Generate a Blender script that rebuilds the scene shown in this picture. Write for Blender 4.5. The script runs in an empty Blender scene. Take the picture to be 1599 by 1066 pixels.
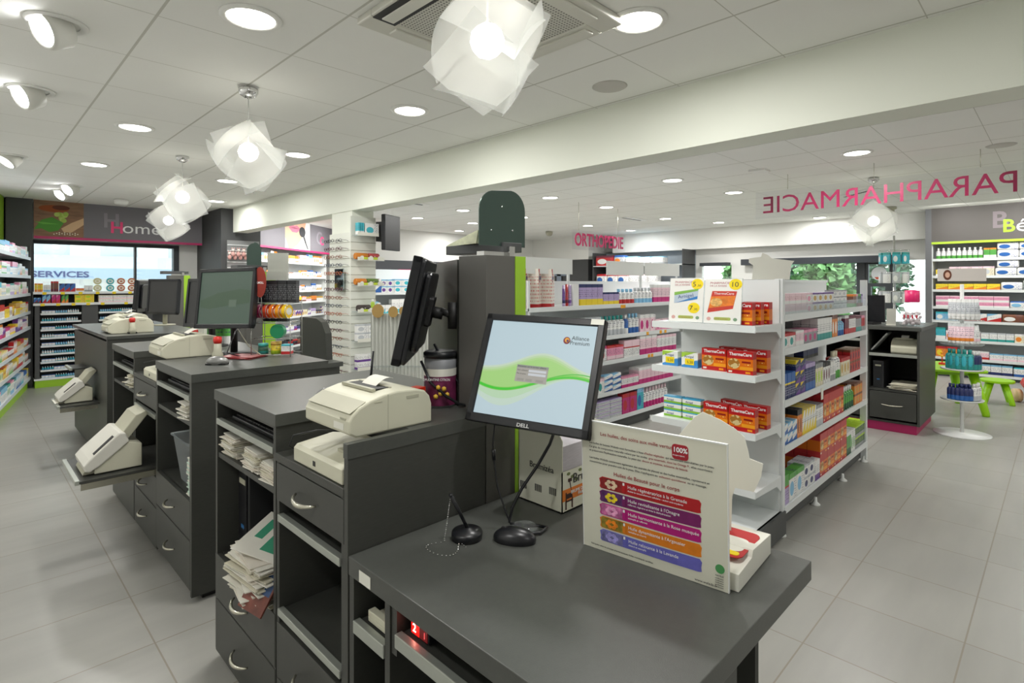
import bpy, bmesh, math, random
from mathutils import Matrix, Vector, Euler
random.seed(7)
C = bpy.context.scene.collection
PI = math.pi
WM = {}
MATS = {}
def lin(c):
    return tuple((x/12.92 if x <= .04045 else ((x+.055)/1.055)**2.4) for x in c)
def hexc(h):
    return lin(tuple(int(h[i:i+2], 16)/255 for i in (0, 2, 4)))
# ---------------------------------------------------------------- materials
def mat(name, col, rough=.5, metal=0, emit=0, spec=.5, bump=0, bscale=200, var=0, vscale=8, stretch=None, coat=0):
    if name in MATS: return MATS[name]
    if isinstance(col, str): col = hexc(col)
    m = bpy.data.materials.new(name); m.use_nodes = True
    nt = m.node_tree; b = nt.nodes['Principled BSDF']
    b.inputs['Base Color'].default_value = (*col, 1)
    b.inputs['Roughness'].default_value = rough
    b.inputs['Metallic'].default_value = metal
    b.inputs['Specular IOR Level'].default_value = spec
    b.inputs['Coat Weight'].default_value = coat
    if emit:
        b.inputs['Emission Color'].default_value = (*col, 1)
        b.inputs['Emission Strength'].default_value = emit
    if var or bump:
        tc = nt.nodes.new('ShaderNodeTexCoord'); mp = nt.nodes.new('ShaderNodeMapping')
        nt.links.new(tc.outputs['Object'], mp.inputs['Vector'])
        if stretch: mp.inputs['Scale'].default_value = stretch
    if var:
        n = nt.nodes.new('ShaderNodeTexNoise'); n.inputs['Scale'].default_value = vscale; n.inputs['Detail'].default_value = 5
        nt.links.new(mp.outputs[0], n.inputs['Vector'])
        r = nt.nodes.new('ShaderNodeMapRange'); r.inputs[1].default_value = .25; r.inputs[2].default_value = .75
        r.inputs[3].default_value = 1-var; r.inputs[4].default_value = 1+var
        nt.links.new(n.outputs['Fac'], r.inputs[0])
        h = nt.nodes.new('ShaderNodeVectorMath'); h.operation = 'SCALE'
        h.inputs[0].default_value = col; nt.links.new(r.outputs[0], h.inputs['Scale'])
        nt.links.new(h.outputs[0], b.inputs['Base Color'])
    if bump:
        n2 = nt.nodes.new('ShaderNodeTexNoise'); n2.inputs['Scale'].default_value = bscale
        nt.links.new(mp.outputs[0], n2.inputs['Vector'])
        bp = nt.nodes.new('ShaderNodeBump'); bp.inputs['Strength'].default_value = bump; bp.inputs['Distance'].default_value = .002
        nt.links.new(n2.outputs['Fac'], bp.inputs['Height']); nt.links.new(bp.outputs[0], b.inputs['Normal'])
    MATS[name] = m
    return m
def math_node(nt, op, a, b=None, c=None):
    n = nt.nodes.new('ShaderNodeMath'); n.operation = op
    for i, v in enumerate((a, b, c)):
        if v is None: continue
        if isinstance(v, (int, float)): n.inputs[i].default_value = v
        else: nt.links.new(v, n.inputs[i])
    return n.outputs[0]
def mixc(nt, f, a, b):
    n = nt.nodes.new('ShaderNodeMix'); n.data_type = 'RGBA'
    if isinstance(f, (int, float)): n.inputs[0].default_value = f
    else: nt.links.new(f, n.inputs[0])
    for k, v in ((6, a), (7, b)):
        if isinstance(v, tuple): n.inputs[k].default_value = (*v[:3], 1)
        else: nt.links.new(v, n.inputs[k])
    return n.outputs[2]
def tile_mat(name, col, line, tx, ty, ox, oy, w, rough, var, streak, spec=.5, lw=None):
    m = bpy.data.materials.new(name); m.use_nodes = True; nt = m.node_tree; b = nt.nodes['Principled BSDF']
    g = nt.nodes.new('ShaderNodeNewGeometry'); sp = nt.nodes.new('ShaderNodeSeparateXYZ'); nt.links.new(g.outputs['Position'], sp.inputs[0])
    ds = []; cells = []
    for k, (t, o, ww) in enumerate(((tx, ox, w), (ty, oy, lw or w))):
        v = math_node(nt, 'DIVIDE', math_node(nt, 'SUBTRACT', sp.outputs[k], o), t)
        cells.append(math_node(nt, 'FLOOR', v))
        f = math_node(nt, 'FRACT', v)
        d = math_node(nt, 'MINIMUM', f, math_node(nt, 'SUBTRACT', 1, f))
        ds.append(math_node(nt, 'LESS_THAN', d, ww/t/2))
    ln = math_node(nt, 'MAXIMUM', ds[0], ds[1])
    cb = nt.nodes.new('ShaderNodeCombineXYZ'); nt.links.new(cells[0], cb.inputs[0]); nt.links.new(cells[1], cb.inputs[1])
    wn = nt.nodes.new('ShaderNodeTexWhiteNoise'); nt.links.new(cb.outputs[0], wn.inputs[0])
    mp = nt.nodes.new('ShaderNodeMapping'); nt.links.new(g.outputs['Position'], mp.inputs[0]); mp.inputs['Scale'].default_value = streak
    n = nt.nodes.new('ShaderNodeTexNoise'); n.inputs['Scale'].default_value = 3; n.inputs['Detail'].default_value = 7; nt.links.new(mp.outputs[0], n.inputs[0])
    s = math_node(nt, 'ADD', math_node(nt, 'MULTIPLY', math_node(nt, 'SUBTRACT', n.outputs['Fac'], .5), var*3), math_node(nt, 'MULTIPLY', math_node(nt, 'SUBTRACT', wn.outputs[0], .5), var))
    s = math_node(nt, 'ADD', s, 1)
    h = nt.nodes.new('ShaderNodeVectorMath'); h.operation = 'SCALE'; h.inputs[0].default_value = hexc(col); nt.links.new(s, h.inputs['Scale'])
    nt.links.new(mixc(nt, ln, h.outputs[0], hexc(line)), b.inputs['Base Color'])
    b.inputs['Roughness'].default_value = rough; b.inputs['Specular IOR Level'].default_value = spec
    bp = nt.nodes.new('ShaderNodeBump'); bp.inputs['Strength'].default_value = .25; bp.inputs['Distance'].default_value = .002; bp.invert = True
    nt.links.new(ln, bp.inputs['Height']); nt.links.new(bp.outputs[0], b.inputs['Normal'])
    return m
def glass_mat(name, tint, refl=.12, rough=.02, alpha=.0):
    m = bpy.data.materials.new(name); m.use_nodes = True; nt = m.node_tree
    for n in list(nt.nodes):
        if n.type != 'OUTPUT_MATERIAL': nt.nodes.remove(n)
    out = nt.nodes[0]
    t = nt.nodes.new('ShaderNodeBsdfTransparent'); t.inputs[0].default_value = (*tint, 1)
    g = nt.nodes.new('ShaderNodeBsdfGlossy'); g.inputs['Roughness'].default_value = rough; g.inputs[0].default_value = (1, 1, 1, 1)
    mx = nt.nodes.new('ShaderNodeMixShader'); mx.inputs[0].default_value = refl
    nt.links.new(t.outputs[0], mx.inputs[1]); nt.links.new(g.outputs[0], mx.inputs[2])
    last = mx
    if alpha:
        d = nt.nodes.new('ShaderNodeBsdfDiffuse'); d.inputs[0].default_value = (.8, .82, .82, 1)
        tr = nt.nodes.new('ShaderNodeBsdfTranslucent'); tr.inputs[0].default_value = (.92, .93, .92, 1)
        m1 = nt.nodes.new('ShaderNodeMixShader'); m1.inputs[0].default_value = .55
        nt.links.new(d.outputs[0], m1.inputs[1]); nt.links.new(tr.outputs[0], m1.inputs[2])
        m2 = nt.nodes.new('ShaderNodeMixShader'); m2.inputs[0].default_value = alpha
        nt.links.new(mx.outputs[0], m2.inputs[1]); nt.links.new(m1.outputs[0], m2.inputs[2]); last = m2
    nt.links.new(last.outputs[0], out.inputs[0]); MATS[name] = m
    return m
PK = {}
def pack(base, c2, c3, style='band', ink='404060', rough=.35):
    """printed carton: bands and lines of print, in the box's own generated coordinates"""
    key = (base, c2, c3, style, ink)
    if key in PK: return PK[key]
    m = bpy.data.materials.new('printed_carton'); m.use_nodes = True; nt = m.node_tree; b = nt.nodes['Principled BSDF']
    tc = nt.nodes.new('ShaderNodeTexCoord'); sp = nt.nodes.new('ShaderNodeSeparateXYZ'); nt.links.new(tc.outputs['Generated'], sp.inputs[0])
    x, y, z = sp.outputs
    def rng(v, lo, hi): return math_node(nt, 'MULTIPLY', math_node(nt, 'GREATER_THAN', v, lo), math_node(nt, 'LESS_THAN', v, hi))
    # print lines
    fz = math_node(nt, 'FRACT', math_node(nt, 'MULTIPLY', z, 11)); n = nt.nodes.new('ShaderNodeTexNoise'); n.inputs['Scale'].default_value = 14
    cb = nt.nodes.new('ShaderNodeCombineXYZ'); nt.links.new(x, cb.inputs[0]); nt.links.new(y, cb.inputs[1]); nt.links.new(math_node(nt, 'FLOOR', math_node(nt, 'MULTIPLY', z, 11)), cb.inputs[2])
    nt.links.new(cb.outputs[0], n.inputs[0])
    pr = math_node(nt, 'MULTIPLY', math_node(nt, 'GREATER_THAN', fz, .55), math_node(nt, 'GREATER_THAN', n.outputs['Fac'], .52))
    B, C2, C3, I = hexc(base), hexc(c2), hexc(c3), hexc(ink)
    if style == 'band':
        c = mixc(nt, math_node(nt, 'LESS_THAN', z, .3), B, C2); c = mixc(nt, math_node(nt, 'GREATER_THAN', z, .84), c, C3)
        c = mixc(nt, math_node(nt, 'MULTIPLY', pr, rng(z, .4, .75)), c, I)
    elif style == 'top':
        c = mixc(nt, math_node(nt, 'GREATER_THAN', z, .62), B, C2); c = mixc(nt, rng(z, .55, .62), c, C3)
        c = mixc(nt, math_node(nt, 'MULTIPLY', pr, rng(z, .1, .5)), c, I)
    elif style == 'diag':
        s = math_node(nt, 'SUBTRACT', z, math_node(nt, 'MULTIPLY', x, .45))
        c = mixc(nt, math_node(nt, 'LESS_THAN', s, .12), B, C2); c = mixc(nt, math_node(nt, 'GREATER_THAN', s, .66), c, C3)
        c = mixc(nt, math_node(nt, 'MULTIPLY', pr, rng(z, .45, .62)), c, I)
    elif style == 'spot':
        dx = math_node(nt, 'SUBTRACT', x, .35); dz = math_node(nt, 'SUBTRACT', z, .42)
        r2 = math_node(nt, 'ADD', math_node(nt, 'MULTIPLY', dx, dx), math_node(nt, 'MULTIPLY', dz, dz))
        c = mixc(nt, math_node(nt, 'LESS_THAN', r2, .07), B, C2); c = mixc(nt, math_node(nt, 'GREATER_THAN', z, .8), c, C3)
        c = mixc(nt, math_node(nt, 'MULTIPLY', pr, rng(x, .62, .95)), c, I)
    elif style == 'thermal':   # red carton, orange lower field, beige picture
        nz = nt.nodes.new('ShaderNodeTexNoise'); nz.inputs['Scale'].default_value = 5; nt.links.new(tc.outputs['Generated'], nz.inputs[0])
        c = mixc(nt, math_node(nt, 'MULTIPLY', rng(z, .18, .68), 1.0), B, hexc('e0700f'))
        c = mixc(nt, math_node(nt, 'MULTIPLY', rng(z, .2, .34), rng(x, .5, 1)), c, hexc('f0a020'))
        dx = math_node(nt, 'SUBTRACT', x, .27); dz = math_node(nt, 'SUBTRACT', z, .45)
        r2 = math_node(nt, 'ADD', math_node(nt, 'MULTIPLY', dx, dx), math_node(nt, 'MULTIPLY', dz, dz))
        pic = mixc(nt, math_node(nt, 'GREATER_THAN', nz.outputs['Fac'], .5), hexc('d9c48e'), hexc('a8742c'))
        c = mixc(nt, math_node(nt, 'LESS_THAN', r2, .052), c, pic)
        c = mixc(nt, math_node(nt, 'MULTIPLY', rng(z, .5, .58), rng(x, .58, .92)), c, hexc('8c1212'))
        c = mixc(nt, math_node(nt, 'MULTIPLY', rng(z, .38, .47), math_node(nt, 'MULTIPLY', pr, rng(x, .58, .92))), c, hexc('f3d27a'))
        c = mixc(nt, math_node(nt, 'MULTIPLY', rng(z, .05, .13), rng(x, .72, .9)), c, hexc('f0a020'))
        c = mixc(nt, math_node(nt, 'MULTIPLY', rng(z, .05, .13), rng(x, .06, .2)), c, hexc('f4e6d6'))
    else:
        c = mixc(nt, math_node(nt, 'MULTIPLY', pr, rng(z, .15, .8)), B, C2)
    nt.links.new(c, b.inputs['Base Color']); b.inputs['Roughness'].default_value = rough
    PK[key] = m
    return m
# ---------------------------------------------------------------- mesh builder
class G:
    def __init__(s): s.bm = bmesh.new()
    def _m(s, fs, mi):
        for f in fs: f.material_index = mi
    def box(s, x0, x1, y0, y1, z0, z1, mi=0, rot=None, piv=None):
        vs = [s.bm.verts.new((x, y, z)) for x in (x0, x1) for y in (y0, y1) for z in (z0, z1)]
        idx = [(0, 1, 3, 2), (4, 6, 7, 5), (0, 4, 5, 1), (2, 3, 7, 6), (0, 2, 6, 4), (1, 5, 7, 3)]
        s._m([s.bm.faces.new([vs[i] for i in q]) for q in idx], mi)
        if rot is not None:
            p = Vector(piv or ((x0+x1)/2, (y0+y1)/2, (z0+z1)/2))
            bmesh.ops.transform(s.bm, matrix=Matrix.Translation(p) @ rot @ Matrix.Translation(-p), verts=vs)
        return s
    def prism(s, pts, a, b, axis='y', mi=0):
        def v(p, t):
            return {'y': (p[0], t, p[1]), 'x': (t, p[0], p[1]), 'z': (p[0], p[1], t)}[axis]
        A = [s.bm.verts.new(v(p, a)) for p in pts]; B = [s.bm.verts.new(v(p, b)) for p in pts]
        n = len(pts); fs = [s.bm.faces.new(A), s.bm.faces.new(B[::-1])]
        for i in range(n): fs.append(s.bm.faces.new([A[i], B[i], B[(i+1) % n], A[(i+1) % n]]))
        s._m(fs, mi); return s
    def lathe(s, prof, c=(0, 0, 0), seg=20, mi=0, cap=True):
        rings = []
        for r, z in prof:
            rings.append([s.bm.verts.new((c[0]+r*math.cos(2*PI*i/seg), c[1]+r*math.sin(2*PI*i/seg), c[2]+z)) for i in range(seg)] if r > 1e-6 else [s.bm.verts.new((c[0], c[1], c[2]+z))])
        fs = []
        for a, b in zip(rings, rings[1:]):
            for i in range(seg):
                j = (i+1) % seg
                if len(a) == 1 and len(b) == 1: continue
                if len(a) == 1: fs.append(s.bm.faces.new([a[0], b[j], b[i]]))
                elif len(b) == 1: fs.append(s.bm.faces.new([a[i], a[j], b[0]]))
                else: fs.append(s.bm.faces.new([a[i], a[j], b[j], b[i]]))
        for rg, fl in ((rings[0], 1), (rings[-1], 0)):
            if len(rg) > 1 and cap: fs.append(s.bm.faces.new(rg[::-1] if fl else rg))
        s._m(fs, mi)
        for f in fs: f.smooth = len(f.verts) <= 4
        return s
    def tube(s, pts, r, seg=8, mi=0, closed=False):
        pts = [Vector(p) for p in pts]; rings = []; n = len(pts)
        up = Vector((0, 0, 1))
        for i, p in enumerate(pts):
            if closed: t = (pts[(i+1) % n]-pts[i-1]).normalized()
            else: t = ((pts[i+1] if i < n-1 else p)-(pts[i-1] if i > 0 else p)).normalized()
            u = t.cross(up)
            if u.length < .05: u = t.cross(Vector((1, 0, 0)))
            u.normalize()
            if rings:
                lu = last_u - t*last_u.dot(t)
                if lu.length > .01: u = lu.normalized()
            last_u = u; w = t.cross(u)
            rr = r[i] if isinstance(r, (list, tuple)) else r
            rings.append([s.bm.verts.new(p+u*rr*math.cos(2*PI*k/seg)+w*rr*math.sin(2*PI*k/seg)) for k in range(seg)])
        fs = []
        pr = list(zip(rings, rings[1:]))
        if closed: pr.append((rings[-1], rings[0]))
        for a, b in pr:
            for k in range(seg): fs.append(s.bm.faces.new([a[k], b[k], b[(k+1) % seg], a[(k+1) % seg]]))
        for f in fs: f.smooth = True
        if not closed: fs += [s.bm.faces.new(rings[0]), s.bm.faces.new(rings[-1][::-1])]
        s._m(fs, mi); return s
    def ball(s, c, r, mi=0, sub=2, sc=(1, 1, 1), jit=0):
        q = bmesh.ops.create_icosphere(s.bm, subdivisions=sub, radius=1)
        for v in q['verts']:
            k = 1+random.uniform(-jit, jit)
            v.co = Vector((c[0]+v.co.x*r*sc[0]*k, c[1]+v.co.y*r*sc[1]*k, c[2]+v.co.z*r*sc[2]*k))
        fs = {f for v in q['verts'] for f in v.link_faces}; s._m(fs, mi)
        for f in fs: f.smooth = True
        return s
    def xf(s, m): bmesh.ops.transform(s.bm, matrix=m, verts=s.bm.verts[:]); return s
    def mesh(s, name, mats):
        bmesh.ops.recalc_face_normals(s.bm, faces=s.bm.faces[:])
        me = bpy.data.meshes.new(name); s.bm.to_mesh(me); s.bm.free()
        for m in (mats if isinstance(mats, (list, tuple)) else [mats]): me.materials.append(m)
        return me
def tag(o, label, cat=None, group=None, kind=None):
    if label: o['label'] = label
    if cat: o['category'] = cat
    if group: o['group'] = group
    if kind: o['kind'] = kind
    return o
def T(x, y, z=0, yaw=0): return Matrix.Translation((x, y, z)) @ Matrix.Rotation(math.radians(yaw), 4, 'Z')
def thing(name, label, cat, M=None, group=None):
    o = bpy.data.objects.new(name, None); C.objects.link(o); o.empty_display_size = .05
    o.matrix_world = M or Matrix(); WM[o] = M.copy() if M else Matrix()
    return tag(o, label, cat, group)
def part(name, g, mats, parent, world=False, bevel=0, label=None, kind=None):
    me = g.mesh(name, mats) if isinstance(g, G) else g
    if world: me.transform(WM[parent].inverted())
    o = bpy.data.objects.new(name, me); C.objects.link(o); o.parent = parent; WM[o] = WM[parent]
    if bevel: bev(o, bevel)
    if label: o['label'] = label
    if kind: o['kind'] = kind
    return o
def bev(o, w, seg=2):
    b = o.modifiers.new('bevel', 'BEVEL'); b.width = w; b.segments = seg; b.limit_method = 'ANGLE'; b.angle_limit = .9
def single(name, g, mats, M, label, cat, group=None, bevel=0, kind=None):
    me = g.mesh(name, mats) if isinstance(g, G) else g
    o = bpy.data.objects.new(name, me); C.objects.link(o); o.matrix_world = M; WM[o] = M.copy()
    if bevel: bev(o, bevel)
    return tag(o, label, cat, group, kind)
def struct(name, g, mats, label=None):
    me = g.mesh(name, mats); o = bpy.data.objects.new(name, me); C.objects.link(o); o['kind'] = 'structure'; WM[o] = Matrix()
    if label: o['label'] = label
    return o
def dup(root, M, label=None, group=None):
    def rec(o, par):
        c = o.copy(); C.objects.link(c); c.parent = par
        for ch in o.children: rec(ch, c)
        return c
    r = rec(root, None); r.matrix_world = M; WM[r] = M.copy()
    if label: r['label'] = label
    if group: r['group'] = group
    return r
TXT = {}
def text_mesh(s, size, m, extrude=.0006, align='LEFT', bold=False, sx=1, mirror=False):
    key = (s, size, m.name, extrude, align, bold, sx, mirror)
    if key in TXT: return TXT[key]
    cu = bpy.data.curves.new('t', 'FONT'); cu.body = s; cu.size = size; cu.extrude = extrude; cu.align_x = align; cu.resolution_u = 3
    if bold: cu.offset = size*.022*bold
    o = bpy.data.objects.new('t', cu); C.objects.link(o)
    dg = bpy.context.evaluated_depsgraph_get(); dg.update()
    me = bpy.data.meshes.new_from_object(o.evaluated_get(dg)); bpy.data.objects.remove(o)
    me.transform(Matrix.Rotation(PI/2, 4, 'X') @ Matrix.Diagonal((-sx if mirror else sx, 1, 1, 1)))
    me.materials.clear(); me.materials.append(m); me.name = 'lettering'
    TXT[key] = me
    return me
def text(s, size, m, parent, x, y, z, name='lettering', rot=None, **k):
    """upright lettering facing local -y"""
    me = text_mesh(s, size, m, **k)
    o = bpy.data.objects.new(name, me); C.objects.link(o); o.parent = parent; WM[o] = WM[parent]
    o.matrix_local = Matrix.Translation((x, y, z)) @ (rot or Matrix())
    return o
def flat(name, pts, m, parent, y, th=.0006, **k):
    """thin printed shape in the local xz plane"""
    return part(name, G().prism(pts, y-th, y), m, parent, **k)
def ell(cx, cz, rx, rz, n=20, a0=0, a1=2*PI): return [(cx+rx*math.cos(a0+(a1-a0)*i/n), cz+rz*math.sin(a0+(a1-a0)*i/n)) for i in range(n)]
def rrect(x0, x1, z0, z1, r, n=4):
    p = []
    for cx, cz, a in ((x1-r, z1-r, 0), (x0+r, z1-r, PI/2), (x0+r, z0+r, PI), (x1-r, z0+r, 1.5*PI)):
        p += [(cx+r*math.cos(a+PI/2*i/n), cz+r*math.sin(a+PI/2*i/n)) for i in range(n+1)]
    return p
# palette
DARK = mat('anthracite_laminate', '3e3f3b', .42, bump=.12, bscale=350, var=.10, vscale=30, stretch=(1, 8, 8))
DARKTOP = mat('anthracite_worktop', '4b4d49', .38, bump=.15, bscale=400, var=.06, vscale=60)
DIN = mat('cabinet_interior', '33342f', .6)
ALU = mat('aluminium_edge', 'b4b8b0', .35, metal=.55)
STEEL = mat('brushed_steel', 'c9c6b6', .25, metal=.9)
CHROME = mat('chrome', 'd8d8d8', .12, metal=1)
WHITE = mat('white_lacquer', 'e9ebe8', .4)
SHELF = mat('white_shelf_metal', 'e4e8e8', .32)
WALLM = mat('white_paint', 'e8e8e4', .7)
BEAMM = mat('beam_paint', 'edf0e4', .7)
GREY = mat('grey_wall_panel', '77747a', .6)
DGREY = mat('dark_wall_panel', '4b4c4d', .6)
LIME = mat('lime_panel', '98c42e', .4)
LIMEP = mat('lime_plastic', '9bd50e', .35)
PINKM = mat('magenta_panel', 'c02468', .45)
BEIGE = mat('beige_plastic', 'cfcdb8', .45)
BEIGE2 = mat('beige_plastic_dark', 'b2b09c', .5)
BLACK = mat('black_plastic', '15161a', .32)
BLACKM = mat('black_matt', '1b1b1b', .55)
PAPER = mat('paper', 'e6e3d8', .8)
CARD = mat('white_card', 'e6e5da', .6)
RED = mat('red_print', 'b81e22', .45)
TEAL = mat('teal_print', '2c8a78', .5)
YEL = mat('yellow_label', 'f4d90a', .5)
INK = mat('dark_ink', '3a3a38', .6)
WINK = mat('white_ink', 'f2f2f2', .5)
REDINK = mat('red_ink', '9c2a30', .6)
GLASS = glass_mat('clear_glass', (.93, .97, .95), .08)
ACRYL = glass_mat('clear_plastic', (.93, .96, .97), .08, .08, alpha=.14)
SHADE = glass_mat('frosted_shade', (.97, .98, .97), .06, .25, alpha=.34)
GREENGL = mat('brushed_plate', '54655f', .32, metal=.75)
ENERGY = 10; SKYK = 3.4; EXPO = .48; PEND = 3.6; SCR = .55
# ================================================================ room
H = 2.64
FLOORM = tile_mat('floor_tiles', '9f9e98', '8b8578', .465, .465, .56, .285, .006, .33, .09, (.5, 3, 1), .45)
CEILM = tile_mat('ceiling_tiles', 'f3f3ef', 'cbcac2', .6, .6, .014, .43, .012, .9, .012, (1, 1, 1), .1, lw=.005)
struct('floor', G().box(-3, 12.5, -3.2, 12.6, -.1, 0), FLOORM)
struct('ceiling', G().box(-3, 12.5, -3.2, 12.6, H, H+.1), CEILM)
def seg(g, p0, p1, z0, z1, th=.1, mi=0):
    a = Vector((*p0, 0)); b = Vector((*p1, 0)); d = (b-a).normalized(); n = Vector((-d.y, d.x, 0))*th
    g.prism([(a.x, a.y), (b.x, b.y), (b.x+n.x, b.y+n.y), (a.x+n.x, a.y+n.y)], z0, z1, 'z', mi); return g
struct('wall_left', seg(G(), (-1.89, -3.1), (.47, 10.62), 0, H), WALLM)
g = G()
for x0, x1, z0, z1 in ((.2, .72, 0, H), (2.62, 3.5, 0, H), (.72, 2.62, 0, 1.3), (.72, 2.62, 2.09, H)): g.box(x0, x1, 10.6, 10.7, z0, z1)
struct('wall_homeopathy', g, WALLM)
g = G(); seg(g, (3.2, 9.98), (6.05, 12.2), 0, H); g.box(3.3, 3.4, 10.0, 10.7, 0, H)
struct('wall_angled', g, WALLM)
g = G(); g.box(6.05, 11.2, 10.3, 10.4, 0, H); g.box(6.05, 6.15, 10.4, 12.3, 0, H)
struct('wall_back', g, WALLM)
struct('wall_near', G().box(-2.2, 11.7, -3.2, -3.1, 0, H), WALLM)
g = G()
for y0, y1, z0, z1 in ((-3.1, 1.6, 0, H), (1.6, 4.02, 1.86, H), (4.02, 5.0, 0, H), (5.0, 5.66, 1.86, H), (5.66, 7.9, 0, H), (5.0, 5.66, 0, .9)): g.box(11.6, 11.7, y0, y1, z0, z1)
struct('wall_right', g, WALLM)
g = G(); g.box(12.3, 12.4, 7.8, 8.5, 0, H); g.box(11.6, 12.3, 7.8, 7.9, 0, H)
struct('wall_recess', g, DGREY)
# boxed corner behind the orthopaedics sign: pale above, dark below
struct('trim_1', G().box(11.1, 12.3, 8.4, 10.3, 2.06, H), WALLM, 'pale boxed soffit behind the hanging ORTHOPEDIE sign')
struct('wall_corner', G().box(11.14, 12.3, 8.44, 10.3, 0, 2.06), DGREY)
# soffit above the shop front
struct('trim_2', G().box(11.35, 11.6, 1.6, 7.85, 2.2, H), WALLM, 'white soffit above the street windows')
struct('trim_3', G().box(11.4, 11.6, 1.93, 4.72, 1.83, 1.95), mat('dark_blind_box', '2e3238', .5), 'long dark blind box above the street windows')
struct('trim_4', G().box(11.4, 11.6, 5.02, 5.62, 1.83, 1.9), MATS['dark_blind_box'], 'short dark blind box beside the pilaster')
# beam and column
struct('trim_5', G().box(3.05, 3.27, -3.1, 9.28, 2.262, H), BEAMM, 'long white ceiling beam across the shop')
struct('trim_6', G().box(3.06, 3.33, 5.56, 6.02, 0, H), BEAMM, 'white column under the ceiling beam')
# homeopathy wall: header, pillar
struct('trim_7', G().box(2.9, 3.5, 9.36, 10.6, 0, H), DGREY, 'dark clad pillar at the back left')
struct('trim_8', G().box(.44, .72, 10.22, 10.6, 0, H), DGREY, 'dark clad corner pillar beside the homeopathy window')
LY = T(.18, 7.2, 0, 80.2)
def Lm(g): return g.xf(LY)
struct('trim_9', Lm(G().box(2.2, 3.0, .275, .283, 2.0, H)), LIME, 'lime panel high on the left wall beside the dark pillar')
# windows -----------------------------------------------------------
FR = mat('window_frame', '35393d', .5)
def window(name, glassbox, frames, label):
    w = struct(name, glassbox, GLASS, label)
    g = G()
    for f in frames: g.box(*f)
    part('window_frame', g, FR, w)
window('window_1', G().box(.75, 2.6, 10.64, 10.65, 1.3, 2.06),
       [(.72, 2.62, 10.58, 10.7, 2.04, 2.09), (2.54, 2.62, 10.58, 10.7, 1.3, 2.04), (.72, .76, 10.58, 10.7, 1.3, 2.04), (1.99, 2.02, 10.6, 10.68, 1.3, 2.04)], 'wide window behind the homeopathy shelf')
window('window_2', G().box(11.64, 11.65, 2.6, 4.0, 0, 1.86),
       [(11.58, 11.7, 3.9, 4.02, 0, 1.86), (11.58, 11.7, 2.55, 2.68, 0, 1.86), (11.58, 11.7, 2.6, 4, 0, .1)], 'street window showing green trees')
window('window_3', G().box(11.64, 11.65, 1.6, 2.1, 0, 1.86), [(11.58, 11.7, 1.6, 1.66, 0, 1.86), (11.58, 11.7, 1.6, 2.1, 0, .08)], 'narrow window right of the street door')
window('window_4', G().box(11.64, 11.65, 5.02, 5.64, .9, 1.86), [(11.58, 11.7, 5, 5.66, .86, .92)], 'small window left of the pilaster')
d = struct('door_1', G().box(11.64, 11.65, 2.12, 2.55, 0, 1.86), GLASS, 'glazed street door')
g = G()
for f in ((2.10, 2.18, 0, 1.86), (2.5, 2.57, 0, 1.86), (2.18, 2.5, 0, .2), (2.18, 2.5, 1.0, 1.1), (2.18, 2.5, 1.4, 1.46), (2.18, 2.5, 1.8, 1.86), (2.18, 2.24, 1.1, 1.4), (2.46, 2.5, 1.1, 1.4)): g.box(11.6, 11.68, *f)
part('door_frame', g, FR, d)
# round sticker on door
st = thing('window_sticker', 'round white and red sticker on the upper pane of the street door', 'sticker', T(11.63, 2.34, 1.63, -90))
part('disc', G().prism(ell(0, 0, .12, .12, 28), -.003, 0), mat('sticker_white', 'e8ecef', .5), st)
flat('red_flash', [(-.07, -.06), (.07, -.06), (.04, -.1), (-.04, -.1)], mat('sticker_red', 'd0522e', .5), st, -.004)
# exterior ----------------------------------------------------------
FACADE = mat('white_render', 'f0f0ee', .8)
b = thing('street_building', 'white building with shuttered windows across the street, seen through the homeopathy window', 'building', T(0, 17.2, 0))
part('facade', G().box(-3, 8, 0, 1, -.5, 9), FACADE, b)
for i, x in enumerate((-.7, 1.1, 2.5, 4.0)):
    part('window', G().box(x, x+.8, -.04, .02, 2.0, 3.5), mat('pale_shutter', 'a4adb4', .6), b)
aw = thing('shop_awning', 'pale grey shop awning lettered SERVICES across the street', 'awning', T(0, 16.2, 0))
part('canopy', G().prism([(0, 1.82), (0, 1.78), (.8, 2.1), (.8, 2.14)], -1, 6, 'x'), mat('awning_cloth', '9aa8b6', .8), aw)
part('valance', G().box(-1, 6, -.01, 0, 1.56, 1.8), mat('awning_edge', '8fa2b6', .8), aw)
text('SERVICES', .19, mat('awning_letters', '2c3766', .6), aw, 1.1, -.02, 1.6, bold=True, sx=1.35)
pb = thing('parade_building', 'pale grey building seen through the narrow right street window', 'building', T(17.5, -.6, 0, -90))
part('facade', G().box(-2.9, 2, 0, 1, -.5, 6), mat('grey_render', 'dfe6ea', .8), pb)
for k in range(4):
    for j in range(3): part('window', G().box(-2.7+j*1.1, -2.2+j*1.1, -.03, .01, .4+k*1.1, 1.0+k*1.1), mat('pale_shutter', 'a4adb4', .6), pb)
LEAF = mat('foliage', '6f9c62', .7, var=.45, vscale=9)
LEAF2 = mat('foliage_dark', '3f6f52', .7, var=.45, vscale=9)
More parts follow.
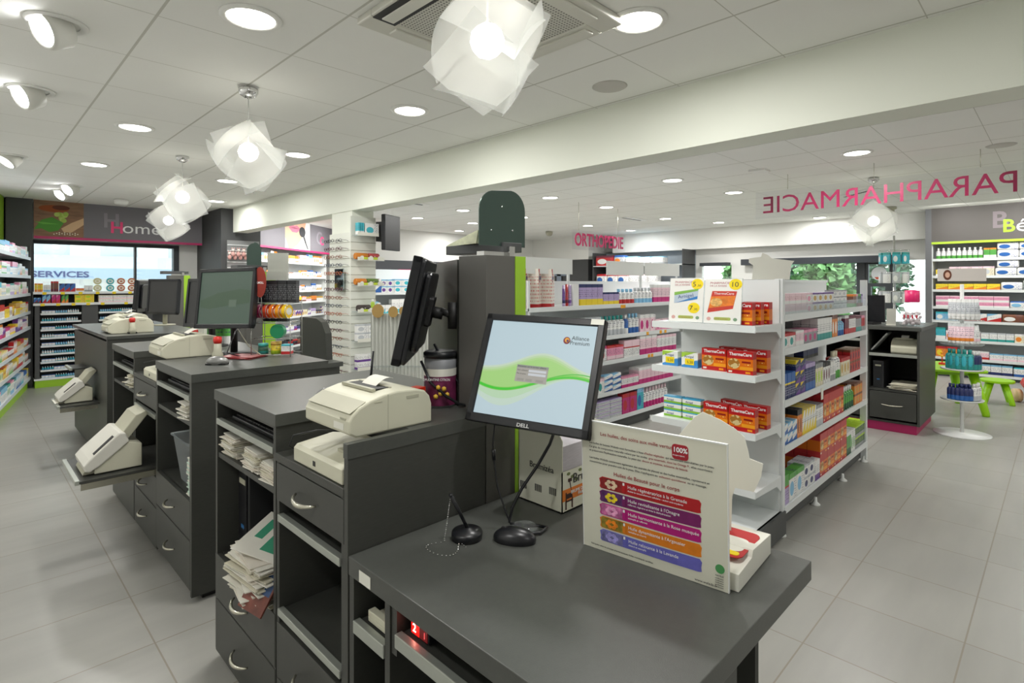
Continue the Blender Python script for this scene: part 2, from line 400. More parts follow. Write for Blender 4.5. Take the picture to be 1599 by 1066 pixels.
for i, (x, y, z, r, lab) in enumerate(((14.2, 5.6, 1.5, .7, 'round green shrub farthest left beyond the street window'), (16.3, 5.0, 1.6, .9, 'tall green shrub in the middle beyond the street window'), (14.3, 4.0, 1.35, .62, 'low light green shrub beyond the street window'), (16.4, 3.5, 1.8, .85, 'dark green shrub beyond the street door'))):
    g = G(); q = random.Random(i)
    for k in range(1700):
        a = q.uniform(0, 2*PI); b2 = math.acos(q.uniform(-1, 1)); rr = r*q.uniform(.6, 1.05)
        cx, cy, cz = rr*math.cos(a)*math.sin(b2), rr*math.sin(a)*math.sin(b2), z+rr*math.cos(b2)*1.5
        u = Vector((q.uniform(-1, 1), q.uniform(-1, 1), q.uniform(-1, 1))).normalized()*.11; w = u.cross(Vector((q.uniform(-1, 1), q.uniform(-1, 1), 1))).normalized()*.08
        p = Vector((cx, cy, cz)); g.bm.faces.new([g.bm.verts.new(p+u), g.bm.verts.new(p+w), g.bm.verts.new(p-u), g.bm.verts.new(p-w)])
    s = thing('shrub', lab, 'shrub', T(x, y, -.1)); part('foliage', g, LEAF2 if i % 2 else LEAF, s)
    part('stem', G().tube([(0, 0, 0), (0, 0, z)], .05), mat('bark', '6b5a48', .8), s)
# the ground outside
GR = mat('pavement', '9a9a96', .9)
struct('ground', G().box(-12, 30, 12.7, 30, -.6, -.5).box(12.6, 30, -10, 12.7, -.6, -.5), GR)
# ================================================================ headers with pictures
def hdr(name, label, M, w, z0, z1, back=GREY, strip=PINKM):
    h = thing(name, label, 'sign', M)
    part('board', G().box(0, w, -.03, 0, z0, z1), back, h)
    if strip: part('edge_strip', G().box(0, w, -.034, 0, z0-.035, z0), strip, h)
    return h
h = hdr('header_board', 'grey header board lettered Homeo with a herb photograph, above the back left window', T(.735, 10.3), 2.15, 2.13, H)
pic = part('photograph', G().box(0, .56, -.034, -.03, 2.13, H), mat('wood_photo', '8d6a50', .6, var=.3, vscale=5, stretch=(1, 1, 6)), h)
def pp(pts, col, y=-.0345): return flat('printed_shape', pts, mat('print_'+col, col, .6), pic, y)
pp(ell(.22, 2.53, .17, .05), '9a4a1a'); pp(ell(.30, 2.55, .10, .035), '5a260c', -.0355)
pp([(.0, 2.22), (.08, 2.36), (.2, 2.41), (.33, 2.33), (.27, 2.22), (.17, 2.19), (.08, 2.24)], '4f9433'); pp([(.0, 2.33), (.1, 2.30), (.28, 2.31), (.1, 2.33)], '6fb548', -.0355)
for k in range(9): pp(ell(.31+.05*math.cos(k*2.2)*(.3+k*.13), 2.43+.05*math.sin(k*2.2)*(.3+k*.13), .032, .032, 12), 'b7cf6b' if k % 2 else 'a3c052', -.036-.0004*k)
pp([(.3, 2.25), (.33, 2.2), (.42, 2.2), (.56, 2.32), (.56, 2.42), (.42, 2.34)], 'd8b48c', -.037)
for k in range(14): pp(ell(.22+.02*k+.01*(k % 3), 2.165+.012*(k % 3), .008, .008, 8), 'f0ead8', -.0385)
text('H', .3, mat('logo_ghost', '8f8a92', .6), h, .79, -.031, 2.31, bold=True)
text('H', .24, mat('logo_pink', 'f0457f', .5), h, .88, -.033, 2.23, bold=True)
text('oméo', .24, WINK, h, 1.03, -.033, 2.235, sx=1.2)
# angled beauty wall header
MK = T(3.4, 9.5, 0, 37.8)
h = hdr('header_board', 'grey header board with a lips and make-up brush photograph above the beauty shelves', MK, 3.1, 2.11, H)
pic = part('photograph', G().box(1.0, 1.93, -.034, -.03, 2.11, H), mat('photo_white', 'dfe0de', .6), h)
pp([(1.0, 2.64), (1.0, 2.3), (1.08, 2.18), (1.12, 2.11), (1.25, 2.11), (1.45, 2.2), (1.6, 2.32), (1.72, 2.5), (1.76, 2.64)], 'dba88a')
pp([(1.12, 2.5), (1.25, 2.56), (1.33, 2.54), (1.42, 2.56), (1.56, 2.5), (1.42, 2.42), (1.25, 2.42)], 'bf6b84', -.0355)
pp([(1.15, 2.5), (1.33, 2.515), (1.52, 2.5), (1.33, 2.49)], '8b4058', -.0365)
pp(ell(1.62, 2.45, .12, .1), '23262b', -.0375); pp([(1.63, 2.38), (1.7, 2.36), (1.86, 2.13), (1.82, 2.13)], '2a2a2e', -.0375); pp([(1.66, 2.36), (1.73, 2.4), (1.8, 2.2), (1.74, 2.24)], '9a9ca0', -.037)
text('C', .36, mat('logo_ghost', '8f8a92', .6), h, 2.2, -.031, 2.27, bold=True); text('C', .24, mat('logo_pink', 'f0457f', .5), h, 2.36, -.033, 2.26, bold=True)
# baby wall header
BB = T(10.95, 1.49, 0, -90)
h = hdr('header_board', 'grey header board lettered Bebe above the baby shelves', BB, 2.6, 2.11, H, mat('baby_board', '5d5956', .6), mat('lime_strip', 'b2d43a', .5))
text('B', .34, mat('logo_ghost2', '82787c', .6), h, .72, -.031, 2.29, bold=True); text('B', .26, mat('logo_lime', 'a4cc2c', .5), h, .84, -.033, 2.22, bold=True)
text('ébé', .27, WINK, h, .985, -.033, 2.22, sx=1.15)
struct('trim_11', G().box(10.92, 11.6, 1.49, 1.57, 0, H), mat('pillar_grey', '6c6d70', .5), 'tall grey partition at the end of the baby shelves')
# small far header 'lib' on the back wall
h = thing('header_board', 'small grey board lettered lib on the back wall beside the column', 'sign', T(6.65, 10.12))
part('board', G().box(0, 1.6, -.03, 0, 1.25, 1.72), GREY, h); part('edge_strip', G().box(0, 1.6, -.034, 0, 1.72, 1.76), PINKM, h)
text('libr', .22, WINK, h, .42, -.032, 1.4)
struct('trim_12', G().box(6.15, 9.6, 10.16, 10.3, 1.75, 1.95), mat('dark_band', '4a4d52', .6), 'dark band low on the back wall')
struct('trim_13', G().box(9.3, 9.5, 9.9, 10.3, 1.9, H), DGREY, 'dark pilaster on the back wall')
g = thing('wall_cross', 'blue grey cross emblem on the dark corner wall', 'emblem', T(11.1, 9.35, 1.72, -90))
part('cross', G().box(-.24, .24, -.02, 0, -.07, .07).box(-.07, .07, -.02, 0, -.26, .26), mat('cross_blue', '8b96a6', .5), g)
g = thing('wall_cross', 'small pink outlined cross emblem on the dark corner wall', 'emblem', T(11.6, 8.42, 1.8, 0))
part('cross', G().box(-.14, .14, -.02, 0, -.05, .05).box(-.05, .05, -.02, 0, -.16, .16), PINKM, g)
# hanging glass signs
LET = mat('sign_letters', 'b3205a', .4)
s = thing('hanging_sign', 'long clear hanging sign with large pink letters PARAPHARMACIE seen from behind', 'sign', T(6.35, .22, 2.45, 90))
SG = glass_mat('sign_glass', (.97, .97, .98), .05)
part('glass_sheet', G().box(0, 2.24, -.004, .004, -.27, .03), SG, s)
me = text_mesh('PARAPHARMACIE', .262, LET, extrude=.002)
xs = [v.co.x for v in me.vertices]; wdt = max(xs)-min(xs)
o = text('PARAPHARMACIE', .262, LET, s, .06-min(xs), -.006, -.21, extrude=.002); o.scale = (2.1/wdt, 1, 1)
g = G()
for x in (.3, 1.1, 1.9): g.tube([(x, 0, .03), (x, 0, H-2.45)], .003, 6)
part('suspension_wire', g, STEEL, s)
s = thing('hanging_sign', 'clear hanging sign with pink letters ORTHOPEDIE in the middle distance', 'sign', T(6.28, 5.0, 2.2))
part('glass_sheet', G().box(-.05, 1.3, .002, .008, -.25, .03), SG, s)
me = text_mesh('ORTHOPEDIE', .26, LET, extrude=.002, bold=True); xs = [v.co.x for v in me.vertices]; wdt = max(xs)-min(xs)
o = text('ORTHOPEDIE', .26, LET, s, 0, 0, -.19, extrude=.002, bold=True); o.scale = (1.24/wdt, 1, 1)
part('suspension_wire', G().tube([(.1, .005, .03), (.1, .005, H-2.2)], .003, 6).tube([(1.1, .005, .03), (1.1, .005, H-2.2)], .003, 6), STEEL, s)
# ================================================================ ceiling fittings
DIFF = mat('lamp_diffuser', 'fffaf0', .5, emit=14)
RING = mat('lamp_trim', 'eeeeea', .4)
g = G(); g.lathe([(.098, 0), (.128, 0), (.128, -.006), (.104, -.012), (.098, -.004)], seg=32, cap=False)
ringme = g.mesh('trim_ring', RING)
g = G().prism(ell(0, 0, .1, .1, 32), -.006, -.002, 'z')
diffme = g.mesh('diffuser', DIFF)
def lamp(kind, name, loc, energy, size, rot=(0, 0, 0), col=(1, .99, .965), **k):
    l = bpy.data.lights.new(name, kind); l.energy = energy; l.color = col
    if kind == 'AREA': l.shape = 'DISK'; l.size = size
    elif kind == 'POINT': l.shadow_soft_size = size
    elif kind == 'SPOT': l.shadow_soft_size = size; l.spot_size = k.get('ang', 1.2); l.spot_blend = .8
    o = bpy.data.objects.new(name, l); C.objects.link(o); o.location = loc; o.rotation_euler = rot
    return o
DL = [(.914, 2.552, 'round ceiling light above the middle counter island, nearest in its row'), (.935, 4.96, 'round ceiling light between the second and third pendants, left row'),
      (.94, 6.794, 'round ceiling light left row, farthest back'), (2.156, 1.352, 'round ceiling light right of the nearest pendant'),
      (2.171, 3.157, 'round ceiling light above the desk monitor, beside the beam'), (2.19, 4.967, 'round ceiling light half hidden behind the hanging shade, beam row'),
      (2.177, 6.813, 'round ceiling light partly behind the second pendant, beam row'), (2.6, 8.6, 'round ceiling light nearest the back left pillar'),
      (5.728, 1.323, 'round ceiling light above the pink PARAPHARMACIE letters'), (5.766, 3.169, 'round ceiling light left of the round light over the pink letters'),
      (7.1, 3.03, 'round ceiling light beyond the beam, just left of the pink letter E'), (7.078, 5.01, 'round ceiling light right above the ORTHOPEDIE sign'),
      (5.738, 4.997, 'round ceiling light beyond the dark upright plate, nearest of the row'), (9.1, 5.143, 'round ceiling light between the two hanging signs, far row'),
      (9.09, 6.893, 'round ceiling light left of the ORTHOPEDIE sign, far row'), (10.403, 4.738, 'round ceiling light near the street window soffit'),
      (10.9, 3.1, 'round ceiling light next to the right white pendant'), (5.749, 6.869, 'round ceiling light left of the dark upright plate'),
      (7.106, 6.85, 'round ceiling light just right of the dark upright plate'), (5.845, 8.258, 'round ceiling light beside the black television'),
      (7.106, 8.197, 'round ceiling light left of the plate, second back'), (7.932, 9.611, 'round ceiling light left of the plate, farthest back'),
      (10.6, 6.85, 'round ceiling light right under the ORTHOPEDIE sign end, farthest')]
for x, y, lab in DL:
    t = thing('ceiling_downlight', lab, 'ceiling light', T(x, y, H), 'recessed ceiling downlights')
    part('trim_ring', ringme, None, t); part('diffuser', diffme, None, t)
    lamp('AREA', 'downlight_or_fill_source', (x, y, H-.02), ENERGY*(1.3 if x > 4 else 1), .19)
for x, y in ((1.0, .6), (5.73, -.5), (8.6, .2), (.9, -1.5), (3.9, -1.3), (-.6, 1.0), (-.6, 4.2), (7.5, -.8), (10, -.6)):  # added out-of-view lamps with no fitting, only to raise the room's light
    lamp('AREA', 'downlight_or_fill_source', (x, y, H-.02), ENERGY, .19)
# adjustable gimbal spots on the left
def spot(x, y, z0, yaw, tilt, lab, en=10):
    t = thing('gimbal_spotlight', lab, 'spotlight', T(x, y, H, yaw), 'adjustable ceiling spotlights')
    part('mounting_ring', G().lathe([(.085, 0), (.118, 0), (.118, -.008), (.1, -.014), (.085, -.004)], seg=28, cap=False), RING, t)
    R = Matrix.Translation((-.02, 0, -.035)) @ Matrix.Rotation(math.radians(tilt), 4, 'Y')
    hd = part('lamp_head', G().lathe([(.05, .07), (.085, .05), (.088, -.025), (.082, -.045), (.072, -.045), (.07, -.03), (.0, -.03)], seg=28).xf(R), mat('spot_shell', 'd9d9d2', .4), t)
    part('lens', G().prism(ell(0, 0, .07, .07, 24), -.04, -.034, 'z').xf(R), mat('spot_lens', 'ffffff', .4, emit=14), hd)
    d = Matrix.Rotation(math.radians(yaw), 3, 'Z') @ Matrix.Rotation(math.radians(tilt), 3, 'Y') @ Vector((0, 0, -1))
    o = lamp('SPOT', 'spotlight_source', Vector((x, y, H-.05))+Vector(d)*.09, en, .05, ang=1.6)
    o.rotation_euler = Vector(d).to_track_quat('-Z', 'Y').to_euler()
spot(.311, 3.232, H, 20, 62, 'white tilted gimbal spotlight, nearest at the top left', 14)
spot(.308, 4.455, H, 20, 62, 'white tilted gimbal spotlight, second from the nearest at top left', 14)
spot(.338, 6.891, H, 20, 40, 'unlit looking gimbal spotlight at the left picture edge', 6)
spot(.958, 8.506, H, 30, 55, 'gimbal spotlight near the homeopathy header, right one of a pair', 16)
spot(.94, 9.05, H, 30, 55, 'gimbal spotlight near the homeopathy header, left one of a pair', 16)
# smoke detector, speakers, cassette, vents
t = thing('smoke_detector', 'small round smoke detector before the homeopathy header', 'smoke detector', T(1.607, 9.4, H))
part('housing', G().lathe([(.06, 0), (.085, -.01), (.085, -.05), (.06, -.075), (0, -.078)], seg=24), RING, t)
SPK = mat('speaker_mesh', 'cfccc6', .7, bump=.6, bscale=900)
for x, y, lab in ((2.757, 1.928, 'flat round grey ceiling speaker beside the beam'), (6.3, .38, 'flat round grey ceiling speaker at the right picture edge')):
    t = thing('ceiling_speaker', lab, 'speaker', T(x, y, H)); part('grille', G().lathe([(0, -.006), (.095, -.006), (.105, 0)], seg=32), SPK, t)
t = thing('air_conditioner', 'square white ceiling air conditioning cassette with perforated grille', 'air conditioner', T(1.665, 1.80, H))
part('frame', G().box(-.42, .42, -.42, -.3, -.035, 0).box(-.42, .42, .3, .42, -.035, 0).box(-.42, -.3, -.3, .3, -.035, 0).box(.3, .42, -.3, .3, -.035, 0), mat('ac_white', 'd6d5cb', .5), t, bevel=.008)
part('grille', G().box(-.3, .3, -.3, .3, -.028, 0), None or tile_mat('ac_perforated', '5a5953', 'cfcec4', .0165, .0165, 0, 0, .0088, .5, 0, (1, 1, 1)), t)
for k, (a, b2, c, d2) in enumerate(((-.38, -.32, -.28, .28), (.32, .38, -.28, .28), (-.28, .28, -.38, -.32), (-.28, .28, .32, .38))):
    o = part('louvre', G().box(a, b2, c, d2, -.045, -.034), mat('ac_flap', 'd8d7cd', .4), t, bevel=.004)
part('open_slot', G().box(-.41, -.3, -.25, .3, -.04, -.035), BLACKM, t)
for x, y, yaw, lab in ((4.6, 6.8, 0, 'thin slot air vent in the ceiling beyond the beam, left'), (8.7, 5.6, 0, 'curved slot air vent in the ceiling above the ORTHOPEDIE sign'), (8.3, 1.9, 45, 'slot air vent behind the right pendant')):
    t = thing('ceiling_vent', lab, 'vent', T(x, y, H, yaw)); part('frame', G().box(-.35, .35, -.12, .12, -.008, 0), RING, t); part('slot', G().box(-.3, .3, -.015, .015, -.012, -.008), BLACKM, t)
t = thing('security_camera', 'small grey ceiling camera beyond the dark upright plate', 'camera', T(9.5, 8.3, H)); part('housing', G().lathe([(.08, 0), (.08, -.05), (.05, -.1), (0, -.11)], seg=16), BEIGE2, t)
t = thing('ceiling_projector', 'small round ribbed ceiling fitting above the Bebe header', 'ceiling fitting', T(10.2, 1.95, H)); part('housing', G().lathe([(.13, 0), (.13, -.03), (.1, -.04), (.1, -.07), (0, -.07)], seg=20), BEIGE2, t)
# pendants
def pendant(M, s, seed, lab, en, canopy=True, drop=.4):
    q = random.Random(seed); t = thing('pendant_lamp', lab, 'pendant lamp', M, 'folded white pendant lamps')
    if canopy: part('canopy', G().lathe([(.0, drop), (.055, drop), (.055, drop-.02), (.045, drop-.04), (.02, drop-.055), (0, drop-.056)], seg=24), CHROME, t)
    part('cord', G().tube([(0, 0, drop-.04), (0, 0, .05)], .003, 6), mat('clear_cord', 'c8c8c4', .3), t)
    sh = None
    R0 = Euler((q.uniform(.5, .75), q.uniform(.45, .7), q.uniform(0, 3))).to_matrix().to_4x4()
    FACES = [Euler(e).to_matrix().to_4x4() for e in ((0, 0, 0), (PI, 0, 0), (PI/2, 0, 0), (-PI/2, 0, 0), (0, PI/2, 0), (0, -PI/2, 0))]
    for k in range(6):
        g = G(); n = 8; a = s*.66; c0 = .3/s
        V = [[g.bm.verts.new((a*(2*i/n-1), a*(2*j/n-1)*.86, .62*s-c0*(a*(2*i/n-1))**2-.25*c0*(a*(2*j/n-1))**2*(1 if k % 2 else -1))) for j in range(n+1)] for i in range(n+1)]
        for i in range(n):
            for j in range(n): g.bm.faces.new([V[i][j], V[i+1][j], V[i+1][j+1], V[i][j+1]]).smooth = True
        g.xf(R0 @ FACES[k] @ Matrix.Rotation(q.uniform(-.5, .5), 4, 'Z') @ Matrix.Rotation(q.uniform(-.18, .18), 4, 'X'))
        part('shade_sheet', g, SHADE, t)
    part('bulb', G().ball((0, 0, .02), .058), mat('bulb_glow', 'fff8ea', .5, emit=7), t)
    lamp('POINT', 'pendant_source', M.translation+Vector((0, 0, .02)), en, .05)
pendant(T(1.225, 1.34, 2.235), .225, 3, 'large folded white pendant lamp nearest, at the top middle', PEND*.6, canopy=False)
pendant(T(1.224, 3.461, 2.225), .235, 5, 'folded white pendant lamp second from the nearest', PEND)
pendant(T(1.464, 5.801, 2.24), .245, 8, 'folded white pendant lamp third from the nearest', PEND)
pendant(T(1.84, 7.9, 2.22), .245, 11, 'folded white pendant lamp farthest left, just before the homeopathy header', PEND)
pendant(T(7.214, 1.504, 2.13), .265, 14, 'folded white pendant lamp beyond the pink PARAPHARMACIE letters', PEND, drop=.5)
t = thing('ceiling_mount', 'small white square ceiling mount left of the pink letters', 'ceiling fitting', T(5.9, 2.25, H)); part('plate', G().box(-.08, .08, -.08, .08, -.02, 0), RING, t)
t = thing('television', 'black wall television hung beside the slatted column, seen edge on', 'television', T(3.47, 5.42, 2.03, 25))
part('screen_body', G().box(-.16, .16, -.025, .025, -.2, .2), BLACK, t, bevel=.008); part('wall_bracket', G().box(-.12, .12, .025, .12, -.1, .12), BLACKM, t)
# ================================================================ counter islands
def handle_g(y, z, x, L=.13, yaw=False):
    """bow handle on a front facing -x, centred at y,z"""
    g = G(); pts = []
    for i in range(13):
        t = i/12; s = math.sin(PI*t)
        pts.append((x-.004-.028*s**.6, y+L*(.5-t), z-.006*s))
    g.tube(pts, [.0035+.0035*math.sin(PI*i/12) for i in range(13)], 8); return g
def drawer(par, x, y0, y1, z0, z1, hz=None, handle=True, m=None):
    d = part('drawer', G().box(x, x+.018, y0, y1, z0, z1), m or DARK, par, world=True, bevel=.0015)
    if handle: part('handle', handle_g((y0+y1)/2, hz or z0+(z1-z0)*.55, x), STEEL, d, world=True)
    return d
def shell(par, x0, x1, y0, y1, z0, z1, left=True, right=True, th=.019, top=True):
    g = G()
    if left: g.box(x0, x1, y1-th, y1, z0, z1)
    if right: g.box(x0, x1, y0, y0+th, z0, z1)
    g.box(x1-.012, x1, y0+th, y1-th, z0, z1); g.box(x0, x1-.012, y0+th, y1-th, z0, z0+.018)
    if top: g.box(x0+.004, x1-.012, y0+th, y1-th, z1-.012, z1)
    return part('carcass', g, DARK, par, world=True, bevel=.001)
def pull(par, x0, x1, y0, y1, z, out=0, name='pull_out_tray', lip=.02):
    """sliding tray with aluminium front edge"""
    t = part(name, G().box(x0-out+.01, x1, y0, y1, z-.016, z-.004), DARK, par, world=True)
    part('edge_profile', G().box(x0-out-.008, x0-out+.012, y0, y1, z-lip, z+.002), ALU, t, world=True, bevel=.002)
    return t
def unit_tall(name, label, x, y0, y1, xb, sh1, sh2, dtop, dmid, zt=1.007, zb=.03):
    t = thing(name, label, 'cabinet', T(x, (y0+y1)/2))
    shell(t, x, xb, y0, y1, zb, zt)
    part('plinth', G().box(x+.05, xb-.02, y0+.01, y1-.01, 0, zb), BLACKM, t, world=True)
    a, b = y0+.019, y1-.019
    pull(t, x+.004, xb-.1, a, b, sh1)
    part('shelf', G().box(x+.004, xb-.012, a, b, sh2-.02, sh2), DARK, t, world=True, bevel=.001)
    part('shelf', G().box(x+.02, xb-.012, a, b, dtop-.02, dtop), DARK, t, world=True)
    if dmid:
        drawer(t, x-.002, y0+.003, y1-.003, dmid+.003, dtop, hz=(dmid+dtop)/2+.0); drawer(t, x-.002, y0+.003, y1-.003, zb+.01, dmid-.003, hz=(dmid+zb)/2)
    else: drawer(t, x-.002, y0+.003, y1-.003, zb+.01, dtop)
    return t
def unit_printer(name, label, x, y0, y1, xb, trays, dbot, dsplit, notch=.2, out=None):
    t = thing(name, label, 'cabinet', T(x, (y0+y1)/2))
    shell(t, x+.002, xb, y0, y1, .03, .9, top=False)
    part('plinth', G().box(x+.05, xb-.02, y0+.01, y1-.01, 0, .03), BLACKM, t, world=True)
    part('ledge', G().box(x-.002, xb-.012, y0, y1, .9, .925), DARK, t, world=True, bevel=.0015)
    part('riser', G().box(x+notch, x+notch+.018, y0, y1, .925, 1.007), DARK, t, world=True)
    drawer(t, x, y0+.003, y1-.003, dbot, .895, hz=(dbot+.895)/2)
    a, b = y0+.019, y1-.019
    pull(t, x+.004, xb-.1, a, b, trays[0])
    tr = pull(t, x+.004, xb-.05, a, b, trays[1], out=out or 0)
    if out:
        for yy in (a+.004, b-.004):
            part('slide_rail', G().box(x-out+.02, x+.1, yy-.005, yy+.005, trays[1]-.05, trays[1]-.018), STEEL, tr, world=True)
    drawer(t, x, y0+.003, y1-.003, dsplit+.003, trays[1]-.06 if out else trays[1]-.045, hz=(dsplit+trays[1])/2-.03); drawer(t, x, y0+.003, y1-.003, .04, dsplit-.003)
    return t
def worktop(label, x0, x1, y0, y1, ny0, ny1, notch, z0=1.007, z1=1.045):
    """slab with a notch where the printer sits"""
    g = G()
    if ny0 > y0+.001: g.box(x0, x1, y0, ny0, z0, z1)
    if ny1 < y1-.001: g.box(x0, x1, ny1, y1, z0, z1)
    g.box(x0+notch, x1, ny0, ny1, z0, z1)
    return single('worktop', g, DARKTOP, Matrix(), label, 'worktop')
X0 = .707
# ---- near island
uA = unit_tall('counter_cabinet', 'dark grey open cabinet with receipts, papers and two drawers, left half of the nearest counter', X0, 1.765, 2.345, 1.38, .935, .805, .41, .238)
uB = unit_printer('counter_cabinet', 'dark grey cabinet under the nearest receipt printer, with drawer and sliding trays', X0, 1.325, 1.762, 1.18, (.735, .44), .778, .22)
part('end_panel', G().box(X0-.002, 1.182, 1.302, 1.322, 0, 1.007), DARK, uB, world=True, bevel=.001)
g = G(); g.box(X0-.004, 1.183, 1.30, 1.322, 1.007, 1.045).box(X0-.004, 1.42, 1.758, 2.35, 1.007, 1.045).box(X0+.2, 1.183, 1.322, 1.758, 1.007, 1.045).box(1.183, 1.42, 1.44, 1.758, 1.007, 1.045)
single('worktop', g, DARKTOP, Matrix(), 'dark grey worktop of the nearest raised counter, under the beige printer', 'worktop')
# ---- near desk
dk = thing('desk', 'large dark grey desk in the foreground with open compartments, carrying the advertising board', 'desk', T(1.1, .9))
part('desktop', G().box(.705, 1.518, .45, 1.299, .712, .76), DARKTOP, dk, world=True, bevel=.002)
part('end_panel', G().box(.73, 1.14, .48, .505, 0, .711), DARK, dk, world=True)
part('back_panel', G().box(1.30, 1.32, .505, 1.295, 0, .711), DIN, dk, world=True)
part('divider', G().box(X0, 1.25, 1.275, 1.297, 0, .711), DARK, dk, world=True)
part('divider', G().box(X0, 1.25, 1.109, 1.130, 0, .711), DARK, dk, world=True)
part('divider', G().box(X0+.004, 1.25, 1.086, 1.107, .6, .711), DARK, dk, world=True)
pull(dk, X0+.004, 1.2, 1.132, 1.273, .605, name='shelf', lip=.03)
pull(dk, X0+.004, 1.2, .51, 1.084, .655, name='shelf', lip=.03)
part('cupboard_floor', G().box(X0+.01, 1.3, .505, 1.275, .28, .3), DIN, dk, world=True)
part('paper_sticker', G().box(X0-.0035, X0-.0022, 1.19, 1.243, .716, .745), CARD, dk, world=True)
# ---- second island
X2 = .745
u2c = unit_tall('counter_cabinet', 'dark grey open cabinet holding a clear plastic bin, nearest unit of the middle counter', X2, 2.82, 3.44, 1.36, .94, .82, .46, .28, zb=.05)
part('side_cladding', G().box(X2-.002, 1.38, 2.80, 2.818, .03, 1.007), DARK, u2c, world=True)
u2b = unit_printer('counter_cabinet', 'dark grey cabinet of the middle counter with a scanner tray pulled out', X2, 3.443, 3.97, 1.36, (.745, .475), .77, .25, out=.34)
u2a = unit_tall('counter_cabinet', 'narrow dark grey open cabinet at the far end of the middle counter', X2, 3.973, 4.63, 1.36, .925, .81, .46, None)
worktop('dark grey worktop of the middle counter, carrying the white till screen', X2-.004, 1.40, 2.795, 4.64, 3.443, 3.97, .2)
# ---- third and fourth islands, seen as side panels
X3 = .79
u3 = thing('counter_cabinet', 'dark grey counter with two printers, behind the middle counter', 'cabinet', T(X3, 5.8))
part('side_panel', G().box(X3, 1.45, 5.14, 5.165, 0, 1.03), DARK, u3, world=True)
part('carcass', G().box(X3+.01, 1.43, 5.165, 6.9, .05, 1.007), DARK, u3, world=True)
part('plinth', G().box(X3+.06, 1.4, 5.2, 6.85, 0, .05), BLACKM, u3, world=True)
tr = pull(u3, X3+.01, 1.2, 5.52, 5.95, .5, out=.26); part('slide_rail', G().box(X3-.24, X3, 5.52, 5.535, .45, .48), STEEL, tr, world=True)
tr = pull(u3, X3+.01, 1.2, 6.1, 6.4, .72, out=.12)
single('worktop', G().box(X3-.004, 1.48, 5.13, 6.92, 1.031, 1.055), DARKTOP, Matrix(), 'dark grey worktop of the counter behind the middle one, with two beige printers', 'worktop')
# low customer desk of the second island
d2 = thing('desk', 'low dark customer desk with a side screen, left of the spectacles column', 'desk', T(2.2, 4.9))
part('desktop', G().box(1.85, 2.42, 4.55, 5.3, .72, .76), DARKTOP, d2, world=True, bevel=.002)
part('front_panel', G().box(1.87, 2.40, 4.58, 4.60, 0, .72), DARK, d2, world=True)
part('side_screen', G().prism([(4.75, .76), (5.3, .76), (5.3, 1.13), (4.95, 1.13), (4.85, 1.1), (4.77, 1.0)], 2.36, 2.42, 'x'), DARK, d2, world=True)
# ---- towers between the positions
def tower(x, y, lab, board=None, w=.18, depth=.04, wd=None, px=(.018, .235), plate=True):
    wd = wd or w*.72
    t = thing('partition_tower', lab, 'partition', T(x, y))
    part('dark_panel', G().box(x, x+wd, y, y+.136, 0, 1.55), mat('tower_grey', '5c5b57', .5), t, world=True)
    part('lime_panel', G().box(x+wd+.001, x+w, y-.002, y+depth*2.2, 0, 1.55), LIME, t, world=True)
    if board:
        a, b = board; g = G(); seg(g, b, a, 1.046, 1.54, th=-.025); part('side_board', g, DARK, t, world=True)
    part('top_plate', G().box(x+(.12 if board else -.05), x+.21, y+.045, y+(.36 if board else .2), 1.567, 1.600), DGREY, t, world=True, bevel=.002)
    part('bracket', G().box(x+.135, x+.16, y+.03, y+.044, 1.5505, 1.585).box(x+.03, x+.16, y+.044, y+.08, 1.5505, 1.566), CHROME, t, world=True)
    if not plate: return t
    xa, xb_ = x+px[0], x+px[1]; yp = y+.058; rr = min(.07, (xb_-xa)*.48)
    pts = [(xa, 1.586), (xb_, 1.586)]+[(xb_-rr+rr*math.cos(a), 1.712+.068*math.sin(a)) for a in [PI/2*k/8 for k in range(9)]]+[(xa+rr+rr*math.cos(a), 1.704+.068*math.sin(a)) for a in [PI/2+PI/2*k/8 for k in range(9)]]
    pl = part('upright_plate', G().prism(pts, yp-.004, yp-.001), GREENGL, t, world=True)
    for sx, sz in (((.105, 1.72), (.155, 1.642), (.055, 1.638)) if board else ()): part('screw', G().ball((xa+sx-.003, yp-.005, sz), .0035), CHROME, pl, world=True)
    return t
tw = tower(1.187, 1.303, 'dark and lime partition tower with a round-topped metal plate, behind the white lit screen', ((1.215, 1.445), (1.43, 1.9)))
part('sticker', G().box(-.0, .02, -.0015, 0, 0, .02).xf(Matrix.Translation((1.41, 1.858, 1.5)) @ Matrix.Rotation(math.radians(-117), 4, 'Z')), CARD, tw, world=True)
tower(1.55, 4.42, 'dark and lime partition tower behind the middle counter screen', w=.218, wd=.119, px=(.02, .13))
tower(1.70, 7.26, 'dark and lime partition tower farthest back, before the window', w=.212, wd=.146, plate=False)
# folded leaflet on the near tower
t = thing('leaflet', 'open pale leaflet lying on the top plate of the nearest tower', 'leaflet', T(1.345, 1.56, 1.6005, 80) @ Matrix.Diagonal((1.15, .6, .62, 1)))
part('sheet', G().prism([(-.09, .0), (.1, .0), (.1, .005), (-.1, .075), (-.102, .073)], -.07, .07, 'y'), mat('leaflet_print', 'cdd0b2', .6, var=.25, vscale=20), t)
